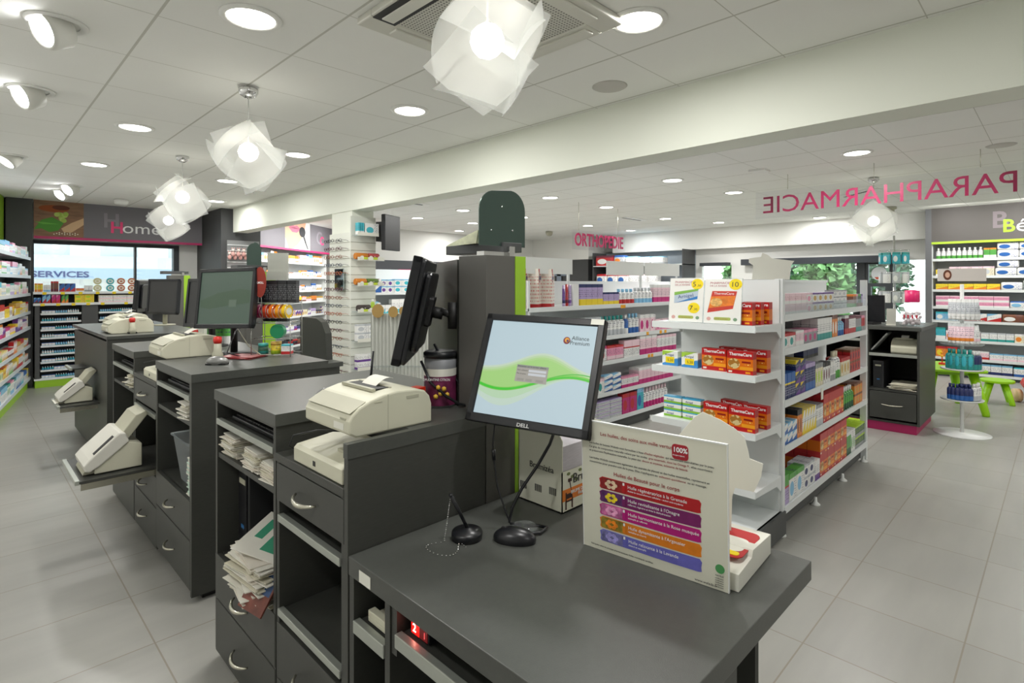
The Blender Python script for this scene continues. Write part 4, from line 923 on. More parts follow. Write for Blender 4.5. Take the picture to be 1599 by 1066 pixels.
# bucket, red box, pen, phone on near counter
t = thing('confectionery_bucket', 'round grey tub with a violet flower label on the nearest counter', 'tub', T(1.155, 1.50, 1.0455))
part('tub', G().lathe([(0, 0), (.05, 0), (.054, .13), (.054, .175), (0, .175)], seg=32), mat('tub_grey', '8a8c90', .4), t)
part('label', G().lathe([(.0535, .008), (.0552, .115)], seg=32, cap=False), mat('tub_label', '6a2148', .5, var=.6, vscale=22), t); part('label_top', G().lathe([(.0553, .105), (.0558, .13)], seg=32, cap=False), CARD, t)
part('lid', G().lathe([(.057, .165), (.057, .18), (.05, .186), (.045, .183), (0, .183)], seg=32), BLACK, t)
g = G(); [g.ball((.055*math.cos(a), .055*math.sin(a), z), .009, sub=1) for a, z in ((-2.2, .05), (-2.0, .065), (-2.5, .04), (-1.8, .045), (-2.35, .07))]
part('flower_print', g, mat('flower_yellow', 'd8b03a', .5), t)
o = text('OPULENTINE CITRON', .012, WINK, t, 0, 0, 0); o.matrix_local = Matrix.Rotation(math.radians(-45), 4, 'Z') @ Matrix.Translation((-.05, -.0565, .092)); o.scale = (.75, 1, 1)
single('sweet_box', G().box(-.02, .02, -.02, .02, 0, .075), mat('glossy_red', 'd03018', .35), T(1.06, 1.50, 1.0455, 15), 'small bright red box beside the grey tub on the nearest counter', 'box', bevel=.002)
single('tray', G().box(-.09, .11, -.07, .07, 0, .012), BLACK, T(1.27, 1.38+.02, 1.0455+.0, 10), 'flat black tray below the grey tub on the nearest counter', 'tray', bevel=.002) if 0 else None
t = thing('computer_mouse', 'dark mouse behind the nearest printer', 'mouse', T(.925, 1.865, 1.0455, 30)); part('body', G().ball((0, 0, .012), .03, sc=(1.6, 1.05, 1.0), sub=3), BLACK, t)
single('chained_pen', G().tube([(0, 0, 0), (.02, .005, .15)], [.0055, .004], 10), BLACK, T(1.12, 1.9, 1.0455), 'black upright pen behind the nearest printer', 'pen')
# ================================================================ goods
COL = {'white': 'eeeeec', 'blue': '2f66b0', 'sky': '86bfe2', 'pink': 'e99ab8', 'magenta': 'c4287a', 'red': 'bf2a2c', 'orange': 'e88a30', 'yellow': 'f2d636', 'green': '58a748', 'teal': '2f9a94', 'purple': '6b3f95',
       'lilac': 'b9a6d2', 'navy': '232f63', 'grey': '9a9da0', 'cream': 'e8dfc4', 'brown': '7d4a30', 'black': '1e1e22', 'lime': 'b4d632', 'turquoise': '3fb6c6', 'gold': 'caa24a', 'rose': 'f3d3dc', 'maroon': '6a1c34', 'silver': 'c4c8cc', 'bottle green': '2c5c3c'}
ORD = ['top', 'second', 'third', 'fourth', 'fifth', 'sixth', 'seventh', 'eighth', 'ninth', 'tenth']
ME = {}
def K(base, c2, c3=None, shape='carton', w=.07, d=.06, h=.1, style='band', ink='404060'):
    return dict(base=base, c2=c2, c3=c3 or base, shape=shape, w=w, d=d, h=h, style=style, ink=ink)
def kmesh(k):
    key = tuple(sorted(k.items()))
    if key in ME: return ME[key]
    w, d, h = k['w'], k['d'], k['h']; b, c2, c3 = (COL[k[c]] for c in ('base', 'c2', 'c3')); sh = k['shape']; g = G()
    pk = pack(b, c2, c3, k['style'], k['ink'])
    if sh in ('carton', 'case'):
        g.box(-w/2, w/2, 0, d, 0, h); e = .0008
        g.box(-w/2-e*.2, w/2+e*.2, d*.2, d*.2+.0006, h*.96, h+.0003); mats = [pk]
    elif sh == 'bottle':
        r = w/2; g.lathe([(0, 0), (r*.96, 0), (r, h*.03), (r, h*.66), (r*.75, h*.74), (r*.42, h*.79), (0, h*.79)], (0, r, 0), 14, 0)
        g.lathe([(r*.45, h*.78), (r*.47, h), (0, h)], (0, r, 0), 12, 1); mats = [pk, mat('cap_'+c3, c3, .4)]
    elif sh == 'tube':
        r = w/2; n = 10; lo = [g.bm.verts.new((r*.8*math.cos(2*PI*i/n), r+r*.8*math.sin(2*PI*i/n), h*.16)) for i in range(n)]; hi = [g.bm.verts.new((r*1.1*math.cos(2*PI*i/n), r+.12*r*math.sin(2*PI*i/n), h)) for i in range(n)]
        for i in range(n): g.bm.faces.new([lo[i], lo[(i+1) % n], hi[(i+1) % n], hi[i]]).smooth = True
        g.bm.faces.new(hi); g.lathe([(0, 0), (r*.7, 0), (r*.7, h*.16), (0, h*.16)], (0, r, 0), 12, 1); mats = [pk, mat('cap_'+c3, c3, .4)]
    elif sh == 'jar':
        r = w/2; g.lathe([(0, 0), (r, 0), (r, h*.68), (r*.9, h*.7), (0, h*.7)], (0, r, 0), 16, 0); g.lathe([(r*.97, h*.7), (r*.97, h), (0, h)], (0, r, 0), 16, 1); mats = [pk, mat('cap_'+c3, c3, .4)]
    elif sh == 'pouch':
        g.prism([(-w/2, 0), (w/2, 0), (w/2*.96, h*.5), (w/2, h), (-w/2, h), (-w/2*.96, h*.5)], d*.4, d*.5); g.ball((0, d*.45, h*.4), 1, sc=(w*.42, d*.45, h*.38), sub=2); mats = [pk]
    elif sh == 'pack':   # soft plastic pack
        g.box(-w/2, w/2, 0, d, 0, h); bmesh.ops.bevel(g.bm, geom=g.bm.edges[:], offset=min(w, d, h)*.22, segments=2, profile=.6, affect='EDGES'); mats = [pk]
        for f in g.bm.faces: f.smooth = True
    me = g.mesh(sh, mats); ME[key] = me
    return me
CATN = {'carton': 'box', 'case': 'box', 'bottle': 'bottle', 'tube': 'tube', 'jar': 'jar', 'pouch': 'pouch', 'pack': 'pack'}
NAME = {'carton': 'product_box', 'case': 'product_box', 'bottle': 'product_bottle', 'tube': 'cream_tube', 'jar': 'product_jar', 'pouch': 'refill_pouch', 'pack': 'soft_pack'}
PL = {'carton': 'cartons', 'case': 'cases', 'bottle': 'bottles', 'tube': 'tubes', 'jar': 'jars', 'pouch': 'pouches', 'pack': 'packs'}
USED = {}
ZONE = {'far left': 'medicine_box', 'homeopathy': 'remedy_box', 'window ledge': 'remedy_box', 'beauty': 'cosmetics_box', 'second gondola': 'hygiene_box', 'baby': 'baby_care_box', 'gondola': 'dietary_product_box', 'ORTHOPEDIE': 'hygiene_pack', 'column': 'gift_box'}
def desc(k):
    b = k['base']
    s = 'small ' if max(k['w'], k['h']) < .075 else ('tall ' if k['h'] > 1.5*k['w'] and k['h'] > .13 else ('wide ' if k['w'] > 1.6*k['h'] else ''))
    cs = [k['base']]+[c for c in (k['c2'], k['c3']) if c != k['base']]
    cs = list(dict.fromkeys(cs))
    return s+(cs[0] if len(cs) == 1 else (' and '.join(cs) if len(cs) == 2 else f'{cs[0]}, {cs[1]} and {cs[2]}'))
def run(M, where, z, x, k, n, st=1, deep=1, gap=.004, y=.015, dgap=.003, jit=1.2, q=random):
    """n facings of one product side by side, stacked and several deep"""
    nm = NAME[k['shape']]
    if k['shape'] == 'carton': nm = next((v for kk, v in ZONE.items() if kk in where), nm)
    elif k['shape'] == 'bottle' and 'homeopathy' in where: nm = 'remedy_tube'
    me = kmesh(k); lab = f"{desc(k)} {k['shape']} {where}"; grp = f"{desc(k)} {PL[k['shape']]} {where}"
    if lab in USED and USED[lab] != id(k):
        lab = lab.replace(k['shape'], 'slightly different '+k['shape'], 1) if False else lab
    USED[lab] = id(k)
    for i in range(n):
        for j in range(deep):
            for s in range(st):
                single(nm, me, None, M @ T(x+k['w']/2+i*(k['w']+gap), y+j*(k['d']+dgap), z+s*(k['h']+.0006), q.uniform(-jit, jit) if st == 1 else 0), lab, CATN[k['shape']], grp)
    return x+n*(k['w']+gap)
def shelf_unit(name, lab, M, W, D, zs, HT, back=SHELF, plinth=None, pz=.1, ends=True, lipm=SHELF, tilt=0, upr=SHELF, strip=True, back_z0=.1, cat='shelving unit'):
    t = thing(name, lab, cat, M)
    part('back_panel', G().box(0, W, D, D+.018, back_z0, HT), back, t)
    if plinth: part('plinth', G().box(.01, W-.01, .03, D, 0, pz), plinth, t)
    for z in zs:
        s = part('shelf', G().box(.004, W-.004, .004, D, z-.022, z), SHELF, t)
        if strip: part('price_strip', G().box(.002, W-.002, -.004, .004, z-.034, z+.006), lipm, s)
    if ends:
        for x in (0, W): part('upright', G().box(x-.012, x+.012, .0, D+.02, .0 if ends == 'full' else .05, HT), upr, t)
    return t
PT_ = mat('price_ticket', 'f4d820', .5)
def tickets(M, where, z, xs, col=PT_, par=None):
    me = G().box(-.022, .022, -.0062, -.0045, -.03, .004).mesh('ticket', col)
    for x in xs: o = part('price_ticket', me, None, par); o.matrix_local = WM[par].inverted() @ M @ T(x, 0, z)
def autorow(M, where, z, x0, x1, hmax, q, pal, shapes=('carton',), nmin=2, nmax=5, deep=1, wr=(.05, .11), y=.015, stacks=True):
    x = x0; seen = set()
    while x < x1-.04:
        for _ in range(30):
            b, c2, c3 = q.choice(pal[0]), q.choice(pal[1]), q.choice(pal[2]); sh = q.choice(shapes)
            if sh == 'carton': w = round(q.uniform(*wr), 3); h = round(q.uniform(.35, .92)*hmax, 3)
            else: w = round(q.uniform(.04, .06), 3); h = round(q.uniform(.6, .9)*hmax, 3)
            k = K(b, c2, c3, sh, w, round(min(.09, w*.8), 3), h, q.choice(('band', 'top', 'diag', 'spot')))
            if (desc(k), sh) not in seen: break
        seen.add((desc(k), sh)); n = q.randint(nmin, nmax)
        while n > 0 and x+n*(w+.004) > x1: n -= 1
        if n == 0: break
        st = 2 if stacks and sh == 'carton' and h*2 < hmax*.95 else 1
        x = run(M, where, z+.001, x, k, n, st, deep, q=q, y=y)+.004
q1 = random.Random(11)
# ---- left wall shelves
LZ = [1.81, 1.56, 1.32, 1.07, .86, .61, .405, .16]
shelf_unit('wall_shelving', 'long wall shelving with many medicine boxes at the left picture edge', LY, 3.02, .26, LZ, 1.98, back=DGREY, plinth=LIME, pz=.12, upr=DGREY, lipm=mat('lip_grey', 'c5ccd0', .4))
P1 = (['white']*6+['cream'], ['sky', 'pink', 'yellow', 'turquoise', 'lilac', 'orange', 'green', 'blue'], ['white', 'white', 'sky', 'pink', 'teal'])
P2 = (['white', 'white', 'cream', 'yellow'], ['orange', 'yellow', 'green', 'brown', 'red', 'gold'], ['white', 'yellow', 'orange', 'red'])
P3 = (['white', 'white', 'purple', 'rose'], ['purple', 'magenta', 'pink', 'red', 'yellow'], ['white', 'orange', 'purple', 'rose'])
for i, (z, p) in enumerate(zip(LZ, (P1, P1, P1, P2, P3, P2, P2, P1))):
    hm = ([2.0]+LZ)[i]-z-.035
    autorow(LY, f'on the {ORD[i]} shelf at the far left', z, .55, 2.97, min(hm, .17), q1, p, deep=1, wr=(.055, .1), nmin=2, nmax=4)
# ---- homeopathy unit
HM = T(.735, 10.1)
hu = thing('homeopathy_unit', 'dark low unit with two columns of remedy trays below the back left window', 'shelving unit', HM)
part('carcass', G().box(0, 2.1, .26, .28, 0, 1.3).box(0, .05, 0, .26, .1, 1.2).box(.52, .71, 0, .26, .1, 1.15).box(1.18, 1.4, 0, .26, .1, 1.15), DGREY, hu)
part('plinth', G().box(0, 2.1, .0, .26, 0, .1), LIME, hu)
for z in (1.335, 1.175):
    s = part('shelf', G().box(-.02, 2.1, -.02, .26, z-.02, z), SHELF, hu); part('price_strip', G().box(-.02, 2.1, -.026, -.018, z-.03, z+.004), SHELF, s)
part('base_shelf', G().box(-.01, 2.1, -.01, .26, .1, .125), SHELF, hu)
kt = [K('white', 'turquoise', 'sky', 'bottle', .024, .024, .06), K('turquoise', 'blue', 'white', 'bottle', .024, .024, .055), K('sky', 'teal', 'navy', 'bottle', .024, .024, .06), K('white', 'sky', 'blue', 'carton', .034, .03, .05)]
for c, x0 in enumerate((.06, .72)):
    for r in range(9):
        z = 1.055-.1135*r-.03
        tr = part('tray', G().box(x0, x0+.45, 0, .24, z-.01, z).box(x0, x0+.45, -.006, 0, z-.012, z+.014), SHELF, hu)
        x = x0+.015; wh = f"in the {ORD[r]} tray, {'left' if c == 0 else 'right'} homeopathy column"
        order = kt[:]; q1.shuffle(order)
        for k in order[:3]: x = run(HM, wh, z+.001, x, k, 4 if k['w'] > .03 else 5, 1, 1, gap=.003, y=.03, q=q1)
wh = 'on the window ledge shelf'; x = .0
for k, n, st in ((K('yellow', 'orange', 'orange', 'carton', .026, .05, .12), 3, 1), (K('white', 'sky', 'white', 'carton', .034, .05, .1), 2, 1), (K('brown', 'maroon', 'red', 'carton', .025, .05, .15), 3, 1), (K('blue', 'red', 'navy', 'carton', .058, .05, .12, style='diag'), 3, 1), (K('orange', 'white', 'red', 'carton', .09, .06, .05), 1, 1), (K('white', 'grey', 'silver', 'carton', .045, .05, .09), 2, 1)):
    x = run(HM, wh, 1.336, x, k, n, st, 1, q=q1)+.004
for i, (c, x, lab) in enumerate((('c9c79a', .71, 'pale green'), ('4fb0b8', .865, 'turquoise'), ('b36a4a', 1.0, 'copper brown'), ('b36a4a', 1.135, 'copper brown'))):
    for s in range(2):
        t = thing('pastille_tin', f"round {lab} pastille tin printed front {'upper' if s else 'lower'}, {'right' if i == 3 else ('left' if i == 2 else 'single')} pair on the window ledge", 'tin', HM @ T(x, .06, 1.337+s*.103+.05) @ Matrix.Scale(.89, 4))
        part('tin', G().prism(ell(0, 0, .056, .056, 24), -.012, .012), mat('tin_'+c, c, .35, .3), t); part('label', G().prism(ell(0, 0, .038, .03, 20), -.0135, -.012), CARD, t); part('picture', G().prism(ell(0, 0, .022, .014, 12), -.0145, -.0135), mat('tin_'+c, c), t)
wh = 'on the shelf under the window ledge'; x = -.01
for k, n in ((K('blue', 'red', 'sky', 'carton', .036, .05, .08, 'diag'), 2), (K('sky', 'red', 'blue', 'carton', .042, .05, .12, 'diag'), 2), (K('magenta', 'red', 'pink', 'carton', .045, .05, .12, 'diag'), 2), (K('green', 'orange', 'bottle green', 'carton', .036, .05, .12, 'diag'), 2)): x = run(HM, wh, 1.176, x, k, n, 1, 1, q=q1)+.01
x = run(HM, wh, 1.176, .44, K('yellow', 'lime', 'yellow', 'carton', .11, .06, .06, 'spot'), 2, 2, 1, q=q1)
x = run(HM, wh, 1.176, .72, K('white', 'rose', 'cream', 'carton', .17, .08, .052), 4, 2, 1, q=q1); run(HM, wh, 1.176, 1.45, K('sky', 'white', 'lilac', 'carton', .05, .05, .12), 2, 1, 1, q=q1)
tickets(HM @ T(0, -.022), 'on the edge of the window ledge shelf', 1.33, [.1+.2*i for i in range(8)], par=hu); tickets(HM @ T(0, -.022), 'on the edge of the shelf under the window ledge', 1.17, [.08+.17*i for i in range(5)]+[1.05+.17*i for i in range(5)], par=hu)
# ---- beauty shelves on the angled wall
MZ = [1.86, 1.585, 1.32, 1.1, .83, .56, .28]
MK2 = MK @ T(0, -.0)
shelf_unit('wall_shelving', 'brightly lit white beauty shelving under the lips photograph', MK2, 2.7, .32, MZ, 2.1, plinth=DGREY, upr=WHITE)
P4 = (['white']*5+['rose', 'cream'], ['white', 'orange', 'silver', 'rose', 'gold', 'sky'], ['white', 'blue', 'silver', 'orange'])
P5 = (['white', 'purple', 'cream', 'navy'], ['purple', 'cream', 'gold', 'lilac', 'red'], ['white', 'purple', 'black', 'cream'])
P6 = (['orange', 'gold', 'yellow', 'rose', 'white'], ['orange', 'gold', 'brown'], ['white', 'yellow', 'orange'])
for i, (z, p, shp) in enumerate(zip(MZ, (P4, P4, P4, P6, P5, P5, (['black', 'white', 'brown'], ['black', 'red', 'maroon'], ['white', 'black', 'red'])), (('carton', 'bottle', 'tube'), ('carton', 'tube'), ('carton', 'jar'), ('bottle', 'carton'), ('carton',), ('carton', 'bottle'), ('jar', 'bottle', 'carton')))):
    autorow(MK2, f'on the {ORD[i]} beauty shelf', z, .1, 2.6, .15 if i else .2, q1, p, shp, deep=1, nmin=2, nmax=4, wr=(.05, .09))
for i in range(3): lamp('AREA', 'shelf_fill_source', MK2 @ Vector((.5+.85*i, -.7, 2.35)), 9, .5, rot=(MK2.to_3x3() @ Vector((0, .75, -1))).to_track_quat('-Z', 'Y').to_euler())  # added fill lamps hanging free before the beauty shelves, no cornice fitting
# slatted strip and hanging soft toys on the dark pillar
PM = T(2.95, 9.33)
t = thing('slat_display', 'pale slatted display panel on the dark back pillar', 'display', PM)
part('panel', G().box(.03, .52, 0, .02, 1.2, 2.14), mat('slat_grey', '8a8c8c', .6), t)
for i in range(10): part('slat', G().box(.03, .52, -.012, 0, 1.25+.09*i, 1.262+.09*i), SHELF, t)
proto = None
for i in range(10):
    x = .05+.04*i; zz = 1.98 if i % 2 else 1.93
    M_ = PM @ T(x, -.05-.03*(i % 2), zz)
    lab = 'pink and white plush rattle hanging on the dark back pillar'
    if proto is None:
        proto = thing('plush_toy', lab, 'toy', M_, 'hanging plush rattles')
        PLM = mat('plush_pink', 'd9a9a2', .9); PLW = mat('plush_white', 'e9e0da', .9)
        part('body', G().ball((0, 0, -.06), .03, sc=(1, .8, 1.3)), PLM, proto); part('head', G().ball((0, 0, 0), .024), PLW, proto); part('ear', G().ball((-.018, 0, .026), .01, sc=(.7, .6, 1.6)), PLM, proto); part('ear', G().ball((.018, 0, .026), .01, sc=(.7, .6, 1.6)), PLM, proto); part('hook', G().tube([(0, 0, .02), (0, 0, .05), (0, .06, .055)], .002, 5), CHROME, proto)
    else: dup(proto, M_)
for x, c, lab in ((.02, 'c02a28', 'red'), (.3, 'd8d8d4', 'white')): single('product_box', kmesh(K('red' if lab == 'red' else 'white', 'white' if lab == 'red' else 'red', None, 'carton', .2, .1, .12)), None, PM @ T(x+.1, -.13, 1.55), lab+' box standing by the slatted pillar panel', 'box')
part('bracket_shelf', G().box(.0, .52, -.14, 0, 1.525, 1.548), SHELF, t)
# ---- spectacles column
t = thing('spectacle_display', 'white slatted panels with spectacles and gifts around the column', 'display', T(3.05, 5.55))
SL = mat('slatwall', 'e4e6dc', .5); GRV = mat('slat_groove', '9a9a88', .7)
part('slat_panel', G().box(-.02, -.002, .0, .47, .3, 2.02), SL, t); part('slat_panel', G().box(-.02, .29, -.018, .0, .3, 2.2), SL, t)
for i in range(18):
    part('groove', G().box(-.0215, -.0195, .0, .47, .38+.09*i, .386+.09*i).box(-.02, .29, -.0195, -.0175, .38+.09*i, .386+.09*i), GRV, t)
def glasses(c, lab, M_):
    g = thing('spectacles', lab, 'spectacles', M_)
    m = mat('frame_'+c, c, .3)
    for s in (-1, 1): part('rim', G().tube([(s*.034+.027*math.cos(a), 0, .018*math.sin(a)) for a in [2*PI*i/14 for i in range(14)]], .0028, 5, closed=True), m, g)
    part('bridge', G().tube([(-.008, 0, .004), (0, -.003, .008), (.008, 0, .004)], .0025, 5), m, g)
    for s in (-1, 1): part('temple', G().tube([(s*.061, 0, .006), (s*.064, .05, .004), (s*.06, .1, -.008)], .0022, 5), m, g)
    return g
cols = [('1c1c20', 'black'), ('8a4a2a', 'brown'), ('b0603a', 'amber'), ('5a2030', 'maroon'), ('3a4656', 'blue grey')]
protos = {}
for i in range(17):
    c, nm = cols[(i*3) % 5]
    rn = f"{ORD[i] if i < 10 else ['eleventh', 'twelfth', 'thirteenth', 'fourteenth', 'fifteenth', 'sixteenth', 'seventeenth'][i-10]}"
    for j in range(3):
        M_ = T(2.995 if j != 1 else 2.975, 5.64+.14*j, 1.93-.09*i, -90) @ T(0, -.05)
        lab = f'{nm} reading spectacles, {rn} row from the top on the column'; gr = f'{nm} spectacles in the {rn} row of the column'
        if c not in protos: protos[c] = glasses(c, lab, M_); protos[c]['group'] = gr
        else: dup(protos[c], M_, lab, gr)
single('wall_mirror', G().box(-.012, 0, -.1, .1, -.12, .12), mat('mirror', 'b8c8cc', .05, metal=1), T(3.0, 5.72, 1.5), 'small mirror among the spectacles on the column', 'mirror', bevel=.002)
# near face of the column: trays of gifts
CF = T(3.04, 5.53)
def tray(z, w, lab, M_=CF, x0=-.0, d=.13):
    s = thing('display_tray', lab, 'display tray', M_ @ T(x0, -d, z)); part('base', G().box(0, w, 0, d, -.008, 0), ACRYL, s); part('front_lip', G().box(0, w, -.004, 0, -.012, .025), CARD, s); return s
tray(1.99, .26, 'clear column tray holding turquoise cartons'); x = run(CF @ T(0, -.13), 'on the upper column tray', 1.99, .02, K('turquoise', 'white', 'turquoise', 'carton', .018, .07, .13), 3, gap=.006); run(CF @ T(0, -.13), 'on the upper column tray', 1.99, .1, K('white', 'turquoise', 'white', 'carton', .17, .04, .13, 'spot'), 1)
def roll(x, y, z, c, L, r, lab):
    g = G().tube([(0, 0, 0), (.006, 0, 0), (L-.006, 0, 0), (L, 0, 0)], [r*.9, r, r, r*.9], 16)
    t = thing('spectacle_case', lab, 'case', CF @ T(x, y, z)); part('case', g, mat('case_'+c, c, .5), t); part('clasp', G().box(L*.45, L*.55, -r-.002, -r+.002, -.006, .006), STEEL, t)
for z, cs in ((1.72, (('c87a28', 'orange', .0, .15), ('b04848', 'dusty red', .16, .13))), (1.44, (('c87a28', 'orange', .0, .13), ('5f7a34', 'olive green', .14, .14))), (1.15, (('3a302e', 'dark brown', .03, .15),))):
    tr = tray(z, .33, f"white column tray at {'upper' if z > 1.6 else ('middle' if z > 1.3 else 'lower')} height with rolled cases"); 
    for k in range(3): part('cutout_tab', G().prism(ell(.05+.11*k, .015, .025, .025, 14), -.008, -.005), CARD, tr)
    part('colour_label', G().box(.07, .12, -.0095, -.008, 0, .025).box(.19, .24, -.0095, -.008, 0, .025), mat('lime_label', 'c4d838', .5), tr)
    for c, nm, x, L in cs: roll(x, -.07, z+.036, c, L, .036, f"{nm} spectacle case on the {'upper' if z > 1.6 else ('middle' if z > 1.3 else 'lower')} column tray")
run(CF @ T(0, -.12), 'on the lower column tray', 1.151, .19, K('lime', 'green', 'white', 'bottle', .045, .045, .13), 1); run(CF @ T(0, -.12), 'on the lower column tray', 1.151, .26, K('blue', 'navy', 'white', 'carton', .04, .03, .09), 1)
for zz, k, n in ((.83, K('white', 'silver', 'silver', 'carton', .135, .06, .09, 'spot'), 2), (.52, K('white', 'purple', 'white', 'carton', .13, .06, .08), 2)):
    tray(zz, .3, 'clear column tray with white cartons, '+('above' if zz > .7 else 'below')+' the other'); run(CF @ T(0, -.12), 'on the column tray '+('above' if zz > .7 else 'below'), zz, .01, k, n, 2)
tray(.33, .3, 'clear column tray with bright blue cartons, lowest on the column'); run(CF @ T(0, -.12), 'lowest on the column', .33, .02, K('turquoise', 'blue', 'blue', 'carton', .06, .05, .09), 3)
# ---- corrugated floor display behind the near counter
t = thing('floor_display', 'tall white corrugated plastic display behind the nearest printer', 'display', T(1.665, 2.43, 0, -45))
g = G(); n = 84; W = .40
for i in range(n):
    x0, x1 = -W/2+W*i/n, -W/2+W*(i+1)/n; a0, a1 = .004*math.sin(i*PI/2), .004*math.sin((i+1)*PI/2)
    vs = [g.bm.verts.new((x0, a0, .0)), g.bm.verts.new((x1, a1, .0)), g.bm.verts.new((x1, a1, 1.3)), g.bm.verts.new((x0, a0, 1.3))]; g.bm.faces.new(vs)
    vs = [g.bm.verts.new((x0, .012, .0)), g.bm.verts.new((x1, .012, .0)), g.bm.verts.new((x1, .012, 1.3)), g.bm.verts.new((x0, .012, 1.3))]; g.bm.faces.new(vs)
part('corrugated_sheet', g, mat('corrugated', 'c9cbc4', .4), t); part('joint_strip', G().box(-W/2, W/2, -.006, .014, 1.02, 1.028), ACRYL, t)
for k, (x, r) in enumerate(((-.16, .032), (-.08, .026), (-.03, .02), (.02, .026), (.06, .022))): part('gold_cutout', G().prism(ell(x, 1.315-.005*(k % 2), r, r*1.15, 12), -.012, -.009), mat('gold_card', 'b08f52', .5), t)
for i in range(2): run(T(1.78, 2.18, 0, -40), 'behind the nearest grey tub', 1.0+.0*i, -.02, K('lilac', 'purple', 'orange', 'pouch', .07, .04, .2), 1) if i == 0 else None
single('display_plinth', G().box(-.15, .15, -.02, .2, 0, .998), CARD, T(1.80, 2.18, 0, -40), 'white display plinth behind the grey tub', 'plinth')
# stock of blue and white cartons far behind the back monitor
BF = T(6.9, 9.3)
shelf_unit('wall_shelving', 'white shelving with blue and white cartons behind the back turned monitor', BF @ T(-2.4, -1.3), 1.5, .4, [1.3, .95, .6, .2], 1.7)
for i, z in enumerate([1.3, .95, .6]): autorow(BF @ T(-2.4, -1.3), f'on the {ORD[i]} shelf behind the back turned monitor', z, .05, 1.45, .26, q1, (['white', 'white', 'turquoise'], ['turquoise', 'blue', 'purple'], ['white', 'sky', 'maroon']), nmin=2, nmax=3, wr=(.1, .18))
# ================================================================ front gondola
GD = T(3.36, 1.14)
GZ = [1.272, 1.077, .776, .511, .162]
gu = shelf_unit('gondola', 'white double sided gondola in the middle of the shop, nearest side', GD, 1.89, .30, GZ, 1.48, ends=False)
PERF = mat('post_slot', '22262a', .6)
part('back_panel', G().box(0, 1.89, .318, .332, .1, 1.48), SHELF, gu)
for x in (-.014, 1.876):
    for yy in (.0, .585): part('upright', G().box(x-.012, x+.024, yy, yy+.045, .02, 1.485), SHELF, gu)
g = G()
for i in range(26): g.box(-.0275, -.0255, .02, .046, .09+.0535*i, .118+.0535*i)
part('post_slots', g, PERF, gu)
g = G()
for i in range(26): g.box(-.0275, -.0255, .585, .606, .09+.0535*i, .118+.0535*i)
part('post_slots', g, PERF, gu)
part('plinth', G().box(.02, 1.87, .04, .6, .03, .125), mat('plinth_grey', '4b4d4c', .5), gu)
for x in (0.0, .63, 1.26, 1.87): part('foot', G().lathe([(.03, 0), (.03, .006), (.012, .02), (.01, .05), (0, .05)], (x, .02, 0), 14), WHITE, gu)
part('top_rail', G().box(0, 1.89, .29, .33, 1.465, 1.485), SHELF, gu)
for z in GZ: part('end_bracket', G().prism([(0.02, z-.03), (.3, z-.09), (.3, z)], 1.86, 1.868, 'x'), SHELF, gu)
part('far_side_shelf', G().box(.004, 1.886, .335, .62, .14, .162).box(.004, 1.886, .335, .62, .75, .776).box(.004, 1.886, .335, .62, 1.25, 1.272), SHELF, gu)
part('glass_divider', G().box(.02, 1.85, -.0, .002, 1.28, 1.335), ACRYL, gu)
part('price_label', G().box(.66, .7, -.008, -.005, .69, .765), CARD, gu)
def row(M, where, z, specs, x=.02, y=.012, deep=2):
    for s in specs:
        k, n, st = s[:3]; dp = s[3] if len(s) > 3 else deep
        x = run(M, where, z+.0015, x, k, n, st, dp, y=y, q=q1)+.004
row(GD, 'on the top gondola shelf', GZ[0], [(K('rose', 'white', 'rose', 'carton', .10, .05, .062, ink='a04a4a'), 4, 2, 1), (K('white', 'pink', 'rose', 'carton', .11, .06, .062, 'spot'), 1, 2, 1), (K('white', 'gold', 'purple', 'carton', .11, .06, .062, 'spot'), 4, 2, 1), (K('white', 'silver', 'grey', 'carton', .105, .06, .045, 'spot', '607080'), 3, 3, 1)], deep=1)
row(GD, 'right end of top gondola shelf', GZ[0], [(K('brown', 'green', 'orange', 'carton', .042, .05, .1), 2, 1), (K('grey', 'brown', 'pink', 'carton', .042, .05, .1), 1, 1), (K('bottle green', 'brown', 'green', 'carton', .042, .05, .1), 2, 1), (K('lilac', 'brown', 'purple', 'carton', .042, .05, .1), 1, 1)], x=1.52, deep=1)
row(GD, 'on the second gondola shelf', GZ[1], [(K('white', 'teal', 'red', 'carton', .10, .06, .085, 'spot', 'b02030'), 2, 1), (K('rose', 'white', 'white', 'carton', .07, .06, .09), 2, 1), (K('grey', 'magenta', 'pink', 'carton', .085, .06, .085, 'spot'), 3, 1), (K('white', 'teal', 'white', 'carton', .06, .05, .145, 'band'), 5, 1, 3), (K('orange', 'white', 'brown', 'carton', .06, .05, .16, 'spot'), 2, 1), (K('sky', 'blue', 'white', 'bottle', .055, .05, .13), 3, 1, 1), (K('maroon', 'red', 'white', 'carton', .05, .05, .14), 2, 1), (K('white', 'red', 'maroon', 'carton', .045, .05, .13), 4, 1), (K('grey', 'teal', 'maroon', 'carton', .05, .05, .12), 3, 1), (K('red', 'grey', 'pink', 'carton', .045, .05, .12), 2, 1)])
